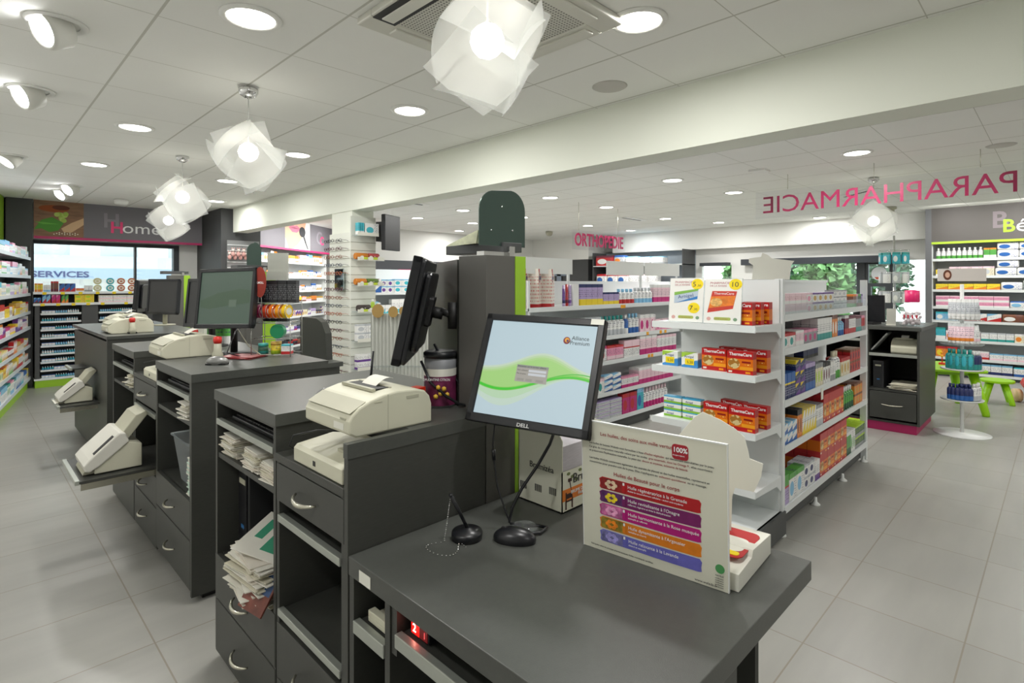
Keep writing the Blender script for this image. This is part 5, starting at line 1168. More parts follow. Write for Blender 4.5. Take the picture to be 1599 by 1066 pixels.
row(GD, 'on the third gondola shelf', GZ[2], [(K('navy', 'blue', 'yellow', 'carton', .065, .06, .15, 'top', 'c8c8d8'), 3, 1, 1), (K('navy', 'purple', 'yellow', 'carton', .085, .06, .07, 'diag', 'd8d8c8'), 2, 3, 2), (K('navy', 'blue', 'lilac', 'carton', .06, .06, .17, ink='b0b0d0'), 3, 1, 1), (K('cream', 'lime', 'grey', 'carton', .05, .05, .15, 'spot'), 3, 1, 1), (K('white', 'maroon', 'black', 'carton', .05, .06, .14, 'spot'), 3, 1, 1), (K('white', 'grey', 'white', 'carton', .055, .05, .13), 2, 1, 1), (K('white', 'green', 'cream', 'bottle', .06, .05, .19), 2, 1, 1), (K('cream', 'gold', 'red', 'carton', .075, .05, .13, 'spot'), 3, 1, 2), (K('red', 'maroon', 'brown', 'carton', .07, .05, .085, 'spot', 'e0b0a0'), 4, 2, 2)])
run(GD, 'stacked on others on the third gondola shelf', GZ[2]+.174, .62, K('navy', 'black', 'black', 'carton', .075, .06, .07), 4, 1, 1, y=.09)
row(GD, 'on the fourth gondola shelf', GZ[3], [(K('white', 'blue', 'sky', 'carton', .075, .06, .06, 'diag'), 3, 2, 1), (K('orange', 'brown', 'black', 'carton', .04, .06, .17, 'spot'), 2, 1, 2), (K('white', 'yellow', 'yellow', 'carton', .05, .06, .15, 'diag'), 5, 1, 3), (K('white', 'silver', 'grey', 'carton', .07, .06, .14), 2, 1, 2), (K('red', 'orange', 'red', 'carton', .115, .07, .185, 'thermal', 'f0c080'), 4, 1, 3), (K('green', 'bottle green', 'white', 'bottle', .055, .05, .16), 5, 1, 1), (K('orange', 'gold', 'brown', 'carton', .075, .06, .08, 'spot'), 3, 2, 2)])
row(GD, 'on the bottom gondola shelf', GZ[4], [(K('lilac', 'green', 'red', 'carton', .09, .06, .17, 'top'), 1, 1, 1), (K('white', 'sky', 'green', 'carton', .13, .06, .16, 'spot'), 2, 1, 1), (K('white', 'navy', 'silver', 'carton', .10, .05, .075, 'spot'), 2, 2, 2), (K('white', 'purple', 'white', 'carton', .045, .05, .13), 2, 1, 1), (K('red', 'orange', 'red', 'carton', .155, .08, .142, 'thermal', 'f0c080'), 4, 2, 3), (K('green', 'bottle green', 'white', 'carton', .055, .05, .17), 2, 1), (K('white', 'green', 'white', 'carton', .055, .05, .17, 'spot'), 2, 1), (K('bottle green', 'grey', 'lime', 'carton', .08, .06, .085, ink='d8e060'), 4, 2, 2)])
t = thing('leaflet_card', 'irregular blank white card standing on top of the front gondola', 'card', T(4.05, 1.46, 1.486, -55)); part('card', G().prism([(-.13, .0), (.12, .0), (.13, .1), (.15, .13), (.0, .15), (-.02, .17), (-.06, .19), (-.07, .16), (-.15, .15), (-.15, .12), (-.12, .1)], 0, .003), CARD, t)
t = thing('plastic_flask', 'small white spray bottle on the third gondola shelf', 'bottle', GD @ T(.95, .2, GZ[2]+.002)); part('body', G().lathe([(0, 0), (.03, 0), (.03, .15), (.01, .17), (.01, .19), (0, .19)], seg=16), WHITE, t); part('spray_head', G().box(-.03, .01, -.01, .01, .19, .215), CARD, t)
# end cap
EC = T(2.95, 1.755, 0, -90)
EZ = [1.231, .969, .663, .36, .15]
eu = thing('gondola_end', 'white end bay of the front gondola with red heat patch boxes', 'shelving unit', EC)
part('back_panel', G().box(.01, .60, .37, .38, .1, 1.48), SHELF, eu)
for z in EZ[:4]:
    s = part('shelf', G().box(.0, .61, .004, .37, z-.022, z), SHELF, eu); part('front_lip', G().box(.0, .61, -.003, .004, z-.034, z+.004), SHELF, s)
    for x in (0, .61): part('side_bracket', G().prism([(.0, z-.03), (.3, z-.045), (.355, z-.085), (.37, z-.085), (.37, z-.001), (.0, z-.001)], x-.003, x+.003, 'x'), SHELF, eu)
s = part('base_shelf', G().box(-.0, .61, -.01, .37, EZ[4]-.022, EZ[4]), SHELF, eu); part('plinth', G().box(.0, .61, .01, .37, .02, .126), DGREY, eu); part('side_cheek', G().box(.6, .625, -.01, .41, .02, .15), mat('cheek_grey', '4a4c4b', .5), eu)
THM = pack('b81a1e', 'e0700f', 'b81a1e', 'thermal')
thme = G().box(-.07, .07, 0, .048, 0, .122).mesh('carton', THM)
thproto = None
def thermal(x, y, z, lab, yaw=0, grp=None):
    global thproto
    M_ = EC @ T(x, y, z+.001, yaw)
    if thproto is None:
        thproto = thing('heat_patch_box', lab, 'box', M_, grp or 'red heat patch boxes on the gondola end')
        part('carton', thme, None, thproto); text('ThermaCare', .0235, WINK, thproto, -.058, -.0006, .099, name='brand_lettering', bold=True, extrude=.0003); text('3', .014, WINK, thproto, -.062, -.0006, .006, name='pack_size', bold=True, extrude=.0003)
    else: dup(thproto, M_, lab)
thermal(.50, .06, EZ[0], 'red heat patch box facing front on the top end shelf beside the posters')
thermal(.515, .14, EZ[0], 'red heat patch box on the top end shelf, second and half covered', 0); thermal(.53, .22, EZ[0], 'red heat patch box on the top end shelf, third, farthest back', 0)
for zi, nm in ((1, 'second'), (2, 'third')):
    dx = 0 if zi == 1 else .01
    thermal(.36+dx, .05, EZ[zi], f'red heat patch box front left on the {nm} end shelf'); thermal(.52+dx, .02, EZ[zi], f'red heat patch box front right on the {nm} end shelf')
    thermal(.40+dx, .18, EZ[zi], f'red heat patch box back left on the {nm} end shelf', -4); thermal(.545, .15, EZ[zi], f'red heat patch box back right on the {nm} end shelf', -3)
thermal(.50, .05, EZ[3], 'red heat patch box behind the curved white card on the fourth end shelf')
def arn(M_, w, h, lab, price, grp):
    t = thing('gel_box', lab, 'box', M_, grp)
    part('carton', G().box(-w/2, w/2, 0, .05, 0, h), pack('f0f2ee', '3f8ed0' if price else '8cc63e', 'a8d048' if price else '35a8d8', 'diag' if price else 'band', 'f0f2ee'), t)
    text('Arnigel', h*.24 if price else h*.4, mat('gel_letters', '2a3a80', .5), t, -w*.33, -.0006, h*.66 if price else h*.36, extrude=.0003)
    if price: part('price_ticket', G().box(-w*.28, w*.28, -.0012, 0, h*.18, h*.6), YEL, t); text("5,20", h*.26, INK, t, -w*.16, -.0014, h*.28, extrude=.0003)
    return t
a0 = arn(EC @ T(.09, .05, EZ[1]+.001), .1, .085, 'white gel box with yellow price, left one on the second end shelf', True, None); dup(a0, EC @ T(.215, .05, EZ[1]+.001), 'white gel box with yellow price, right one on the second end shelf')
a0 = None
for c in range(2):
    for s_ in range(3):
        M_ = EC @ T(.10+.122*c, .06, EZ[2]+.001+.0405*s_); lab = f"flat white and green gel box, {('bottom', 'middle', 'top')[s_]} of the {('left', 'right')[c]} stack, third end shelf"
        if a0 is None: a0 = arn(M_, .112, .04, lab, False, 'flat gel boxes on the third end shelf')
        else: dup(a0, M_, lab)
# two posters
def poster(M_, lab, kind):
    t = thing('price_poster', lab, 'poster', M_)
    part('sheet', G().box(0, .21, -.002, 0, 0, .295), mat('poster_paper', 'ecebe6', .35), t)
    part('acrylic_holder', G().box(-.004, .214, -.0005, .0022, -.001, .3).box(-.004, .214, -.03, .04, -.004, -.001), ACRYL, t)
    text('PHARMACIE', .021, mat('poster_head', 'b4606a', .6), t, .03, -.0025, .262, extrude=.0002); text('DE LA RIVIERE', .0155, mat('poster_head', 'b4606a', .6), t, .03, -.0025, .245, extrude=.0002)
    def coin(x, z, a, b_):
        c = flat('price_disc', ell(x, z, .036, .036, 28), YEL, t, -.0022); text(a, .046, INK, c, x-.028, -.003, z-.016, extrude=.0002); text(b_, .02, INK, c, x+(.0 if len(a) == 1 else .022), -.003, z-.016, extrude=.0002)
    if kind == 0:
        coin(.17, .255, '5', ',50'); coin(.155, .095, '7', ',95')
        p_ = flat('product_picture', [(.03, .125), (.175, .155), (.18, .225), (.03, .2)], mat('gel_pic', 'b9c8d6', .5), t, -.0022)
        flat('green_stripe', [(.03, .2), (.18, .225), (.175, .21), (.03, .178)], mat('gel_green', '7fb24a', .5), p_, -.0028); flat('blue_stripe', [(.04, .127), (.175, .155), (.175, .175)], mat('gel_blue', '2f7cc4', .5), p_, -.0028)
        text('Arnigel', .034, mat('gel_letters', '2a3a80', .5), p_, .055, -.0032, .155, extrude=.0002, rot=Matrix.Rotation(math.radians(-9), 4, 'Y'))
    else:
        coin(.175, .26, '10', ',-')
        p_ = flat('product_picture', [(.02, .07), (.165, .1), (.185, .215), (.045, .215)], mat('heat_red', 'c83a2c', .5), t, -.0022)
        flat('orange_field', [(.028, .1), (.168, .122), (.178, .185), (.038, .178)], mat('heat_orange', 'de7a22', .5, var=.3, vscale=30), p_, -.0028); flat('patch_picture', ell(.07, .14, .035, .028), mat('heat_patch', 'd8a860', .5, var=.5, vscale=60), p_, -.0034)
        text('ThermaCare', .022, WINK, p_, .055, -.0032, .192, extrude=.0002)
    flat('footer_band', rrect(.06, .155, .022, .042, .008), mat('footer_green', 'a8b85a', .5), t, -.0022); text('LES MEILLEURS PRIX', .0085, REDINK, t, .064, -.0028, .028, extrude=.0002)
    flat('round_seal', ell(.03, .03, .012, .012), mat('seal_pink', 'd8a8a0', .5), t, -.0022); flat('round_mark', ell(.18, .03, .011, .011), mat('seal_grey', '7a9a7a', .5), t, -.0022)
poster(EC @ T(.09, .035, EZ[0]+.005, 0) @ Matrix.Rotation(math.radians(-6), 4, 'X') @ Matrix.Diagonal((1, 1, .86, 1)), 'white price poster with two yellow discs 5 and 7, on the gondola end', 0)
poster(EC @ T(.31, .03, EZ[0]+.005, 0) @ Matrix.Rotation(math.radians(-6), 4, 'X') @ Matrix.Diagonal((1, 1, .84, 1)), 'white price poster with a red box and yellow disc 10, on the gondola end', 1)
# ================================================================ second gondola
G2 = T(3.33, 3.13)
Z2 = [1.25, .945, .704, .40, .138]
g2 = shelf_unit('gondola', 'white gondola with pink and blue goods behind the lit desk monitor', G2, 2.9, .34, Z2, 1.48, ends=True, plinth=mat('plinth_grey', '4b4d4c', .5), pz=.11)
part('far_side_shelf', G().box(.0, 2.9, .36, .66, .116, .138).box(.0, 2.9, .36, .66, .7, .72), SHELF, g2)
for x in (.1, .97, 1.9, 2.8): part('foot', G().lathe([(.03, 0), (.03, .006), (.012, .02), (.01, .05), (0, .05)], (x, .0, 0), 12), WHITE, g2)
for i, (x, w_) in enumerate(((-.3, .92), (1.15, .68), (1.85, .75))):
    t = thing('header_card', f"blank white header card on the second gondola, {('left', 'middle', 'right')[i]} one", 'sign holder', G2 @ T(x, .04, 0))
    part('card', G().box(0, w_, 0, .004, 1.54, 1.68), WHITE, t); part('post', G().box(w_-.06, w_-.035, .005, .02, 1.25, 1.6), CHROME if 0 else SHELF, t)
# tall white and red boxes
for i, (x, w_) in enumerate(((-.10, .2), (.07, .2), (.24, .2))):
    t = thing('diet_box', f"tall white and red carton beside the lime panel, {('left', 'middle', 'right')[i]} of three", 'box', G2 @ T(x+.12, .05, 1.252-.0, 30) @ Matrix.Diagonal((.82, .82, 1, 1)))
    part('carton', G().box(-.08, .08, 0, .12, 0, .33), pack('e4ddd2', 'c02a22', 'c02a22', 'lines', '8a8a8a'), t); part('red_foot', G().box(-.0804, .0804, -.0004, .1204, 0, .03), RED, t)
    part('red_flash', G().prism([(-.08, .32), (-.02, .27), (.08, .31), (.08, .33), (-.08, .33)], -.001, 0), RED, t); text('KAN', .05, mat('navy_ink', '2a2a6a', .5), t, -.06, -.0012, .235, bold=True, extrude=.0003); text('SLIM', .022, REDINK, t, -.05, -.0012, .215, bold=True, extrude=.0003)
part('side_extension', G().box(-.45, .0, .0, .3, 1.228, 1.25), SHELF, g2); part('extension_support', G().box(-.45, -.43, .0, .3, 0, 1.228), SHELF, g2)
row(G2, 'on the top shelf of the second gondola', Z2[0], [(K('purple', 'navy', 'lilac', 'tube', .036, .036, .19), 1, 1, 1), (K('red', 'maroon', 'red', 'tube', .036, .036, .2), 1, 1, 1), (K('lilac', 'purple', 'lilac', 'tube', .036, .036, .19), 1, 1, 1), (K('white', 'white', 'white', 'carton', .08, .04, .2, 'lines', 'dddddd'), 1, 1, 1)], x=.465, deep=1)
row(G2, 'mid top shelf of the second gondola', Z2[0], [(K('lilac', 'yellow', 'navy', 'carton', .085, .05, .2, 'band'), 4, 1, 1), (K('lilac', 'yellow', 'navy', 'carton', .085, .05, .12, 'band'), 3, 1, 1), (K('white', 'red', 'sky', 'bottle', .07, .05, .15), 4, 1, 1), (K('white', 'sky', 'silver', 'bottle', .065, .05, .16), 5, 1, 1), (K('rose', 'magenta', 'white', 'carton', .08, .05, .19), 5, 1, 1), (K('white', 'pink', 'pink', 'carton', .07, .05, .15), 3, 1, 1)], x=.70, deep=1)
P7 = (['white', 'white', 'rose', 'pink'], ['pink', 'magenta', 'sky', 'blue', 'white'], ['white', 'teal', 'rose', 'pink', 'blue'])
row(G2, 'on the second shelf of the second gondola', Z2[1], [(K('navy', 'blue', 'white', 'carton', .08, .05, .1), 5, 1, 1), (K('white', 'silver', 'blue', 'carton', .08, .05, .19, 'top'), 3, 1, 1), (K('white', 'silver', 'teal', 'bottle', .065, .05, .19), 6, 1, 1), (K('blue', 'white', 'white', 'bottle', .06, .05, .19), 1, 1, 1), (K('white', 'blue', 'sky', 'bottle', .06, .05, .2), 3, 1, 1), (K('rose', 'magenta', 'white', 'carton', .1, .05, .18, 'spot'), 3, 1, 1), (K('pink', 'magenta', 'rose', 'carton', .14, .06, .12, 'spot'), 4, 1, 1)], x=.35, deep=1)
row(G2, 'on the third shelf of the second gondola', Z2[2], [(K('purple', 'magenta', 'white', 'pack', .1, .05, .16), 3, 1, 1), (K('white', 'red', 'magenta', 'pack', .11, .06, .15, 'spot'), 4, 1, 1), (K('pink', 'rose', 'red', 'pack', .14, .07, .14), 2, 1, 1), (K('white', 'rose', 'red', 'carton', .14, .07, .17, 'top'), 2, 1, 1), (K('rose', 'magenta', 'white', 'carton', .11, .05, .2, 'band'), 3, 1, 1), (K('white', 'magenta', 'rose', 'carton', .08, .05, .18), 5, 1, 1)], x=.35, deep=1)
row(G2, 'on the fourth shelf of the second gondola', Z2[3], [(K('white', 'teal', 'rose', 'carton', .1, .06, .14, 'spot'), 7, 1, 1), (K('white', 'blue', 'sky', 'pack', .14, .06, .055, 'diag'), 2, 3, 1), (K('white', 'magenta', 'pink', 'carton', .1, .06, .11, 'band'), 3, 1, 1), (K('rose', 'magenta', 'white', 'carton', .075, .06, .17, 'band', 'c080a0'), 9, 1, 2)], x=.35, deep=1)
row(G2, 'on the bottom shelf of the second gondola', Z2[4], [(K('rose', 'magenta', 'pink', 'pack', .1, .06, .15), 4, 1, 1), (K('silver', 'white', 'lilac', 'pack', .2, .1, .035), 3, 5, 1), (K('magenta', 'red', 'red', 'carton', .13, .06, .2, 'spot'), 2, 1, 1), (K('turquoise', 'blue', 'sky', 'carton', .12, .06, .22, 'spot'), 1, 1, 2), (K('white', 'magenta', 'rose', 'bottle', .06, .06, .2), 8, 1, 1)], x=.35, deep=1)
tickets(G2, 'on the edges of the second gondola', 1.24, [1.35, 1.39], mat('orange_ticket', 'f0a81c', .5), par=g2); tickets(G2, 'on the second shelf edge of the second gondola', .94, [1.83, 2.1, 2.2], MATS['orange_ticket'], par=g2); tickets(G2, 'on the third shelf edge of the second gondola', .7, [1.86, 1.92], MATS['orange_ticket'], par=g2)
# back wall orthopaedic shelves and bags on high shelf
t = thing('wall_cupboard', 'high open grey shelf with packs beyond the ORTHOPEDIE sign', 'shelf', T(11.0, 8.2, 0, -90))
part('back_panel', G().box(0, 2.4, .55, .59, 0, 2.2), mat('blue_grey', '8a949c', .6), t); part('shelf', G().box(0, 2.4, 0, .55, 1.86, 1.88), SHELF, t); part('shelf', G().box(0, 2.4, 0, .55, 1.4, 1.42), SHELF, t); part('side', G().box(0, .02, 0, .55, 0, 2.2).box(2.38, 2.4, 0, .55, 0, 2.2), DGREY, t)
M_ = T(11.0, 8.2, 0, -90)
row(M_, 'on the high shelf beyond the ORTHOPEDIE sign', 1.881, [(K('red', 'white', 'maroon', 'carton', .5, .2, .24, 'spot'), 1, 1, 1), (K('silver', 'orange', 'blue', 'pack', .3, .2, .24, 'spot'), 1, 1, 1), (K('white', 'sky', 'sky', 'pack', .35, .2, .2), 1, 1, 1), (K('white', 'silver', 'sky', 'pack', .33, .2, .18), 2, 1, 1)], x=.1, deep=1)
row(M_, 'on the lower shelf beyond the ORTHOPEDIE sign', 1.421, [(K('white', 'blue', 'red', 'pack', .3, .2, .26, 'spot'), 3, 1, 1), (K('white', 'pink', 'rose', 'pack', .25, .2, .24), 3, 1, 1)], x=.1, deep=1)
# ================================================================ right hand till cabinet
t = thing('till_cabinet', 'dark grey till cabinet with magenta plinth at the right', 'cabinet', T(6.45, 1.4))
part('carcass', G().box(6.45, 7.35, .97, .99, .09, 1.0).box(6.45, 7.35, 1.385, 1.41, .09, 1.0).box(6.45, 7.35, 1.84, 1.86, .09, 1.0).box(7.33, 7.35, .99, 1.84, .09, 1.0).box(6.46, 7.33, .99, 1.84, .09, .11), DARK, t, world=True)
part('worktop', G().box(6.44, 7.38, .955, 1.88, 1.0, 1.035), DARKTOP, t, world=True, bevel=.002)
part('plinth', G().box(6.49, 7.3, 1.0, 1.83, 0, .09), PINKM, t, world=True)
s = part('shelf', G().box(6.46, 7.33, .99, 1.385, .745, .765), DARK, t, world=True); part('edge_profile', G().box(6.452, 6.462, .99, 1.385, .74, .768), ALU, s, world=True)
part('shelf', G().box(6.46, 7.33, .99, 1.385, .395, .415), DARK, t, world=True)
for z in (.9, .62, .4): s = part('shelf', G().box(6.46, 7.3, 1.41, 1.84, z-.02, z), DARK, t, world=True); part('edge_profile', G().box(6.452, 6.462, 1.41, 1.84, z-.024, z+.002), ALU, s, world=True)
dr = part('drawer', G().box(6.446, 6.464, .995, 1.38, .13, .39), DARK, t, world=True, bevel=.0015); part('handle', handle_g(1.19, .27, 6.446, .19), STEEL, dr, world=True)
dr = part('drawer', G().box(6.446, 6.464, 1.415, 1.84, .13, .37), DARK, t, world=True, bevel=.0015)
printer('receipt_printer', 'beige printer inside the right till cabinet', T(6.5, 1.0, .766) @ Matrix.Diagonal((1, 1, 1.7, 1)), .8, False)
single('folded_papers', G().box(-.01, .2, -.006, .006, 0, .22, rot=Matrix.Rotation(math.radians(38), 4, 'X')), mat('grey_paper', 'a8aaa8', .7), T(6.52, 1.31, .766), 'grey folded papers leaning inside the right till cabinet', 'papers')
pc('black computer tower inside the right till cabinet', T(6.5, 1.27, .416), .09, .35, .27)
stack('paper_pile', 'flat pile of papers and bags inside the right till cabinet', T(6.6, 1.1, .416), .2, .25, 14, .0045, [PAPER, CR, PW], jit=.02, rj=15)
t = thing('card_stand', 'small white card stand with red top on the right till cabinet', 'card stand', T(6.62, 1.23, 1.036, -75)); part('stand', G().prism([(0, 0), (.004, 0), (-.05, .17), (-.054, .17)], -.04, .04, 'x').box(-.04, .04, -.01, .08, 0, .004), CARD, t); part('red_top', G().box(-.035, .035, -.046, -.041, .15, .165), RED, t)
t = thing('till_monitor', 'thin black monitor seen edge on, on the right till cabinet', 'monitor', T(6.75, 1.45, 1.036, -10)); part('screen_body', G().prism([(0, .02), (.02, .02), (.0, .3), (-.02, .3)], -.15, .15), BLACK, t); part('stand', G().box(-.1, .1, -.08, .08, 0, .02), BLACKM, t)
t = thing('giant_display_bottle', 'oversized clear bottle with a bright pink cap on the right till cabinet', 'display bottle', T(6.72, 1.07, 1.036) @ Matrix.Diagonal((1.15, 1.15, 1.3, 1)))
part('bottle', G().lathe([(.09, 0), (.095, .01), (.095, .1), (.075, .16), (.05, .18)], seg=28), ACRYL, t); part('cap', G().lathe([(.05, .18), (.055, .185), (.055, .27), (0, .275)], seg=24), mat('pink_cap', 'e0246c', .35), t)
g = G(); qq = random.Random(4); [g.ball((qq.uniform(-.06, .06), qq.uniform(-.06, .06), qq.uniform(.015, .1)), .014, sub=1) for _ in range(60)]
part('samples', g, mat('sample_white', 'e6d6d8', .4), t, kind='stuff')
for k in range(4): part('red_lettering', G().box(-.006, .006, -.001, .001, .0, .02).box(-.006, .006, -.001, .001, .02, .026).xf(Matrix.Rotation(math.radians(-45+(k-1.5)*18-90+45), 4, 'Z') @ Matrix.Translation((0, -.0965, .06))), mat('red_letter', 'c01c34', .5), t)
# spinner of hanging goods near the street door
t = thing('spinner_rack', 'wire spinner with turquoise and white goods before the street window', 'rack', T(8.9, 1.62)); part('pole', G().tube([(0, 0, 0), (0, 0, 2.1)], .012, 8), CHROME, t); part('base', G().lathe([(0, 0), (.22, 0), (.22, .015), (0, .02)], seg=24), WHITE, t)
for z in (1.9, 1.6, 1.35): part('ring', G().tube([(.17*math.cos(a), .17*math.sin(a), z) for a in [2*PI*i/20 for i in range(20)]], .004, 5, closed=True), CHROME, t)
for i, z in enumerate((1.72, 1.46, 1.2)):
    for j in range(9):
        a = 2*PI*j/9; c = 'turquoise' if i == 0 else ('silver' if j % 2 else 'white'); k = K(c, 'white', 'teal' if i == 0 else 'silver', 'pack', .09, .03, .15, 'spot')
        single('hanging_pack', kmesh(k), None, T(8.9+.17*math.cos(a), 1.62+.17*math.sin(a), z, math.degrees(a)+90), f'{c} pack hanging on the {ORD[i]} ring of the wire spinner', 'pack', f'{c} packs on the {ORD[i]} spinner ring')
# round tiered stand
RS = T(6.872, .70)
t = thing('display_stand', 'white round tiered display stand with bottles at the right', 'display stand', RS)
part('base', G().lathe([(0, 0), (.225, 0), (.225, .008), (.03, .02), (0, .02)], seg=40), WHITE, t); part('pole', G().tube([(0, 0, .02), (0, 0, 1.45)], .016, 12), WHITE, t)
TZ = [.336, .63, .87, 1.1]
for z in TZ: part('tier', G().lathe([(0, -.006), (.165, -.006), (.17, .006), (.165, .008), (.16, 0), (0, 0)], (0, 0, z), 36), WHITE if z < .7 else ACRYL, t)
part('picture_header', G().box(-.2, .2, -.004, .004, -.0, .12).xf(Matrix.Translation((-.02, 0, 1.48)) @ Matrix.Rotation(math.radians(-60), 4, 'Z')), mat('header_beige', 'd9d2cc', .5), t)
ph = part('portrait_hair', G().prism(ell(-.12, .06, .035, .05, 16), -.0055, -.0045).xf(Matrix.Translation((-.02, 0, 1.48)) @ Matrix.Rotation(math.radians(-60), 4, 'Z')), mat('hair_brown', '6a3a26', .6), t)
part('portrait_face', G().prism(ell(-.12, .06, .02, .028, 16), -.0065, -.0055).xf(Matrix.Translation((-.02, 0, 1.48)) @ Matrix.Rotation(math.radians(-60), 4, 'Z')), mat('skin_print', 'e0b49c', .6), t)
def ring(z, k, a0, a1, n, r, wh):
    me = kmesh(k)
    for i in range(n):
        a = math.radians(a0+(a1-a0)*i/max(1, n-1))
        single(NAME[k['shape']], me, None, RS @ T(.8*r*math.cos(a), .8*r*math.sin(a), z+.009, math.degrees(a)+90) @ T(0, -k['w']/2), f"{desc(k)} {k['shape']} {wh}", CATN[k['shape']], f"{desc(k)} {PL[k['shape']]} {wh}")
ring(TZ[0], K('navy', 'blue', 'navy', 'bottle', .05, .05, .15), 140, 215, 6, .155, 'on the lowest tier of the round stand'); ring(TZ[0], K('white', 'silver', 'white', 'bottle', .045, .05, .16), 230, 290, 5, .155, 'on the lowest tier of the round stand')
ring(TZ[0], K('navy', 'blue', 'navy', 'bottle', .05, .05, .15), 175, 230, 4, .09, 'behind on the lowest tier of the round stand')
ring(TZ[1], K('teal', 'turquoise', 'teal', 'bottle', .065, .05, .19, 'spot'), 135, 215, 5, .15, 'on the second tier of the round stand'); ring(TZ[1], K('navy', 'teal', 'white', 'bottle', .05, .05, .17), 230, 290, 5, .155, 'on the second tier of the round stand')
ring(TZ[2], K('rose', 'orange', 'white', 'tube', .055, .05, .2), 140, 220, 6, .15, 'on the third tier of the round stand'); ring(TZ[2], K('white', 'rose', 'white', 'tube', .05, .05, .18), 230, 290, 4, .15, 'on the third tier of the round stand')
ring(TZ[3], K('silver', 'white', 'white', 'tube', .05, .05, .2), 140, 290, 10, .15, 'on the top tier of the round stand')
# play table, stool, toy car
t = thing('play_table', 'bright green children play table behind the round stand', 'table', T(8.15, 1.0, 0, 25))
part('tabletop', G().prism(rrect(-.4, .4, -.3, .3, .08), .47, .5, 'z'), LIMEP, t, bevel=.008)
for sx in (-1, 1):
    for sy in (-1, 1): part('leg', G().tube([(sx*.26, sy*.18, .48), (sx*.36, sy*.27, .02), (sx*.36, sy*.27, 0)], [.05, .036, .034], 12), LIMEP, t)
part('apron', G().box(-.28, .28, -.2, .2, .43, .47), LIMEP, t)
for i, (x, y, yaw) in enumerate(((8.95, .58, 10), (8.0, 1.55, 40))):
    t = thing('play_stool', ('bright green children stool in front of the baby shelves' if i == 0 else 'bright green children stool half hidden behind the round stand'), 'stool', T(x, y, 0, yaw))
    part('seat', G().prism(ell(0, 0, .17, .17, 24), .255, .285, 'z'), LIMEP, t, bevel=.006)
    for a in (45, 135, 225, 315):
        c, s_ = math.cos(math.radians(a)), math.sin(math.radians(a)); part('leg', G().tube([(.09*c, .09*s_, .26), (.18*c, .18*s_, .015), (.18*c, .18*s_, 0)], [.035, .03, .028], 10), LIMEP, t)
qq = random.Random(2)
for c, nm, x, y in (('f2c81c', 'yellow', 8.0, 1.1), ('3a78c8', 'blue', 8.1, 1.18), ('d8302c', 'red', 8.22, 1.02)):
    t = thing('bead_maze', f'{nm} wooden toy on the green play table', 'toy', T(x, y, .501)); part('base', G().box(-.035, .035, -.03, .03, 0, .02), mat('toy_'+c, c, .4), t); part('wire', G().tube([(-.03, 0, .02), (-.02, 0, .1), (.0, .01, .14), (.02, 0, .09), (.03, 0, .02)], .003, 6), mat('toy_'+c, c), t); part('bead', G().ball((-.02, 0, .1), .015).ball((.0, .01, .14), .015), mat('toy_bead', 'f2b01c', .4), t)
t = thing('ride_on_car', 'red and blue ride on toy at the right picture edge', 'toy', T(9.15, .22, 0, 30)); part('body', G().ball((0, 0, .24), .17, sc=(1.4, .8, .6)), mat('toy_red', 'd02420', .35), t); part('seat', G().ball((.0, 0, .36), .09, sc=(1.4, 1, .8)), mat('toy_blue', '2b4a9a', .4), t)
for sx, sy in ((-.16, -.13), (.16, -.13), (-.16, .13), (.16, .13)): part('wheel', G().lathe([(0, -.03), (.08, -.03), (.08, .03), (0, .03)], seg=18).xf(Matrix.Translation((sx, sy, .08)) @ Matrix.Rotation(PI/2, 4, 'X')), mat('toy_yellow', 'e8c89a', .4), t)
# ---- baby shelves
BZ = [1.84, 1.573, 1.358, 1.091, .876, .579, .30, .08]
shelf_unit('wall_shelving', 'white wall shelving with baby goods at the right picture edge', BB, 2.4, .45, BZ, 2.1, back=SHELF, plinth=DGREY, pz=.055)
def brow(i, specs, x=.05): row(BB, f'on the {ORD[i]} baby shelf', BZ[i], specs, x=x, deep=1)
DIAP = K('white', 'blue', 'white', 'pack', .24, .15, .115, 'spot', '3a4ab0')
brow(0, [(K('white', 'green', 'white', 'bottle', .06, .06, .17), 9, 1), (K('green', 'white', 'orange', 'carton', .07, .05, .15), 2, 1), (DIAP, 3, 2)])
brow(1, [(K('yellow', 'white', 'yellow', 'carton', .16, .1, .1), 1, 1), (K('cream', 'silver', 'rose', 'carton', .13, .1, .14, 'spot'), 4, 1), (DIAP, 3, 1)]); run(BB, 'stacked upper on the second baby shelf', BZ[1]+.118, .05+.168+4*.138+.01, DIAP, 1, 1, 1)
brow(2, [(K('yellow', 'orange', 'yellow', 'carton', .15, .1, .09, 'diag'), 5, 1), (DIAP, 1, 1), (K('silver', 'grey', 'white', 'carton', .19, .1, .14), 3, 1)])
brow(3, [(K('pink', 'white', 'rose', 'carton', .17, .12, .085), 5, 2), (K('white', 'sky', 'blue', 'pack', .2, .12, .1, 'spot'), 4, 1)])
brow(4, [(K('sky', 'white', 'turquoise', 'carton', .14, .1, .13, 'spot'), 2, 1), (K('white', 'red', 'sky', 'carton', .16, .1, .12, 'diag'), 3, 1), (K('brown', 'white', 'brown', 'pack', .24, .1, .12, 'spot'), 1, 1), (K('white', 'brown', 'white', 'bottle', .075, .07, .17), 8, 1)])
brow(5, [(K('turquoise', 'white', 'teal', 'carton', .12, .1, .18), 1, 1), (K('rose', 'orange', 'white', 'carton', .1, .1, .14, 'spot'), 4, 1), (K('white', 'teal', 'silver', 'carton', .09, .1, .13), 4, 1), (K('cream', 'orange', 'white', 'carton', .12, .1, .13, 'spot'), 2, 1), (K('white', 'turquoise', 'red', 'carton', .16, .1, .1, 'diag'), 4, 1)])
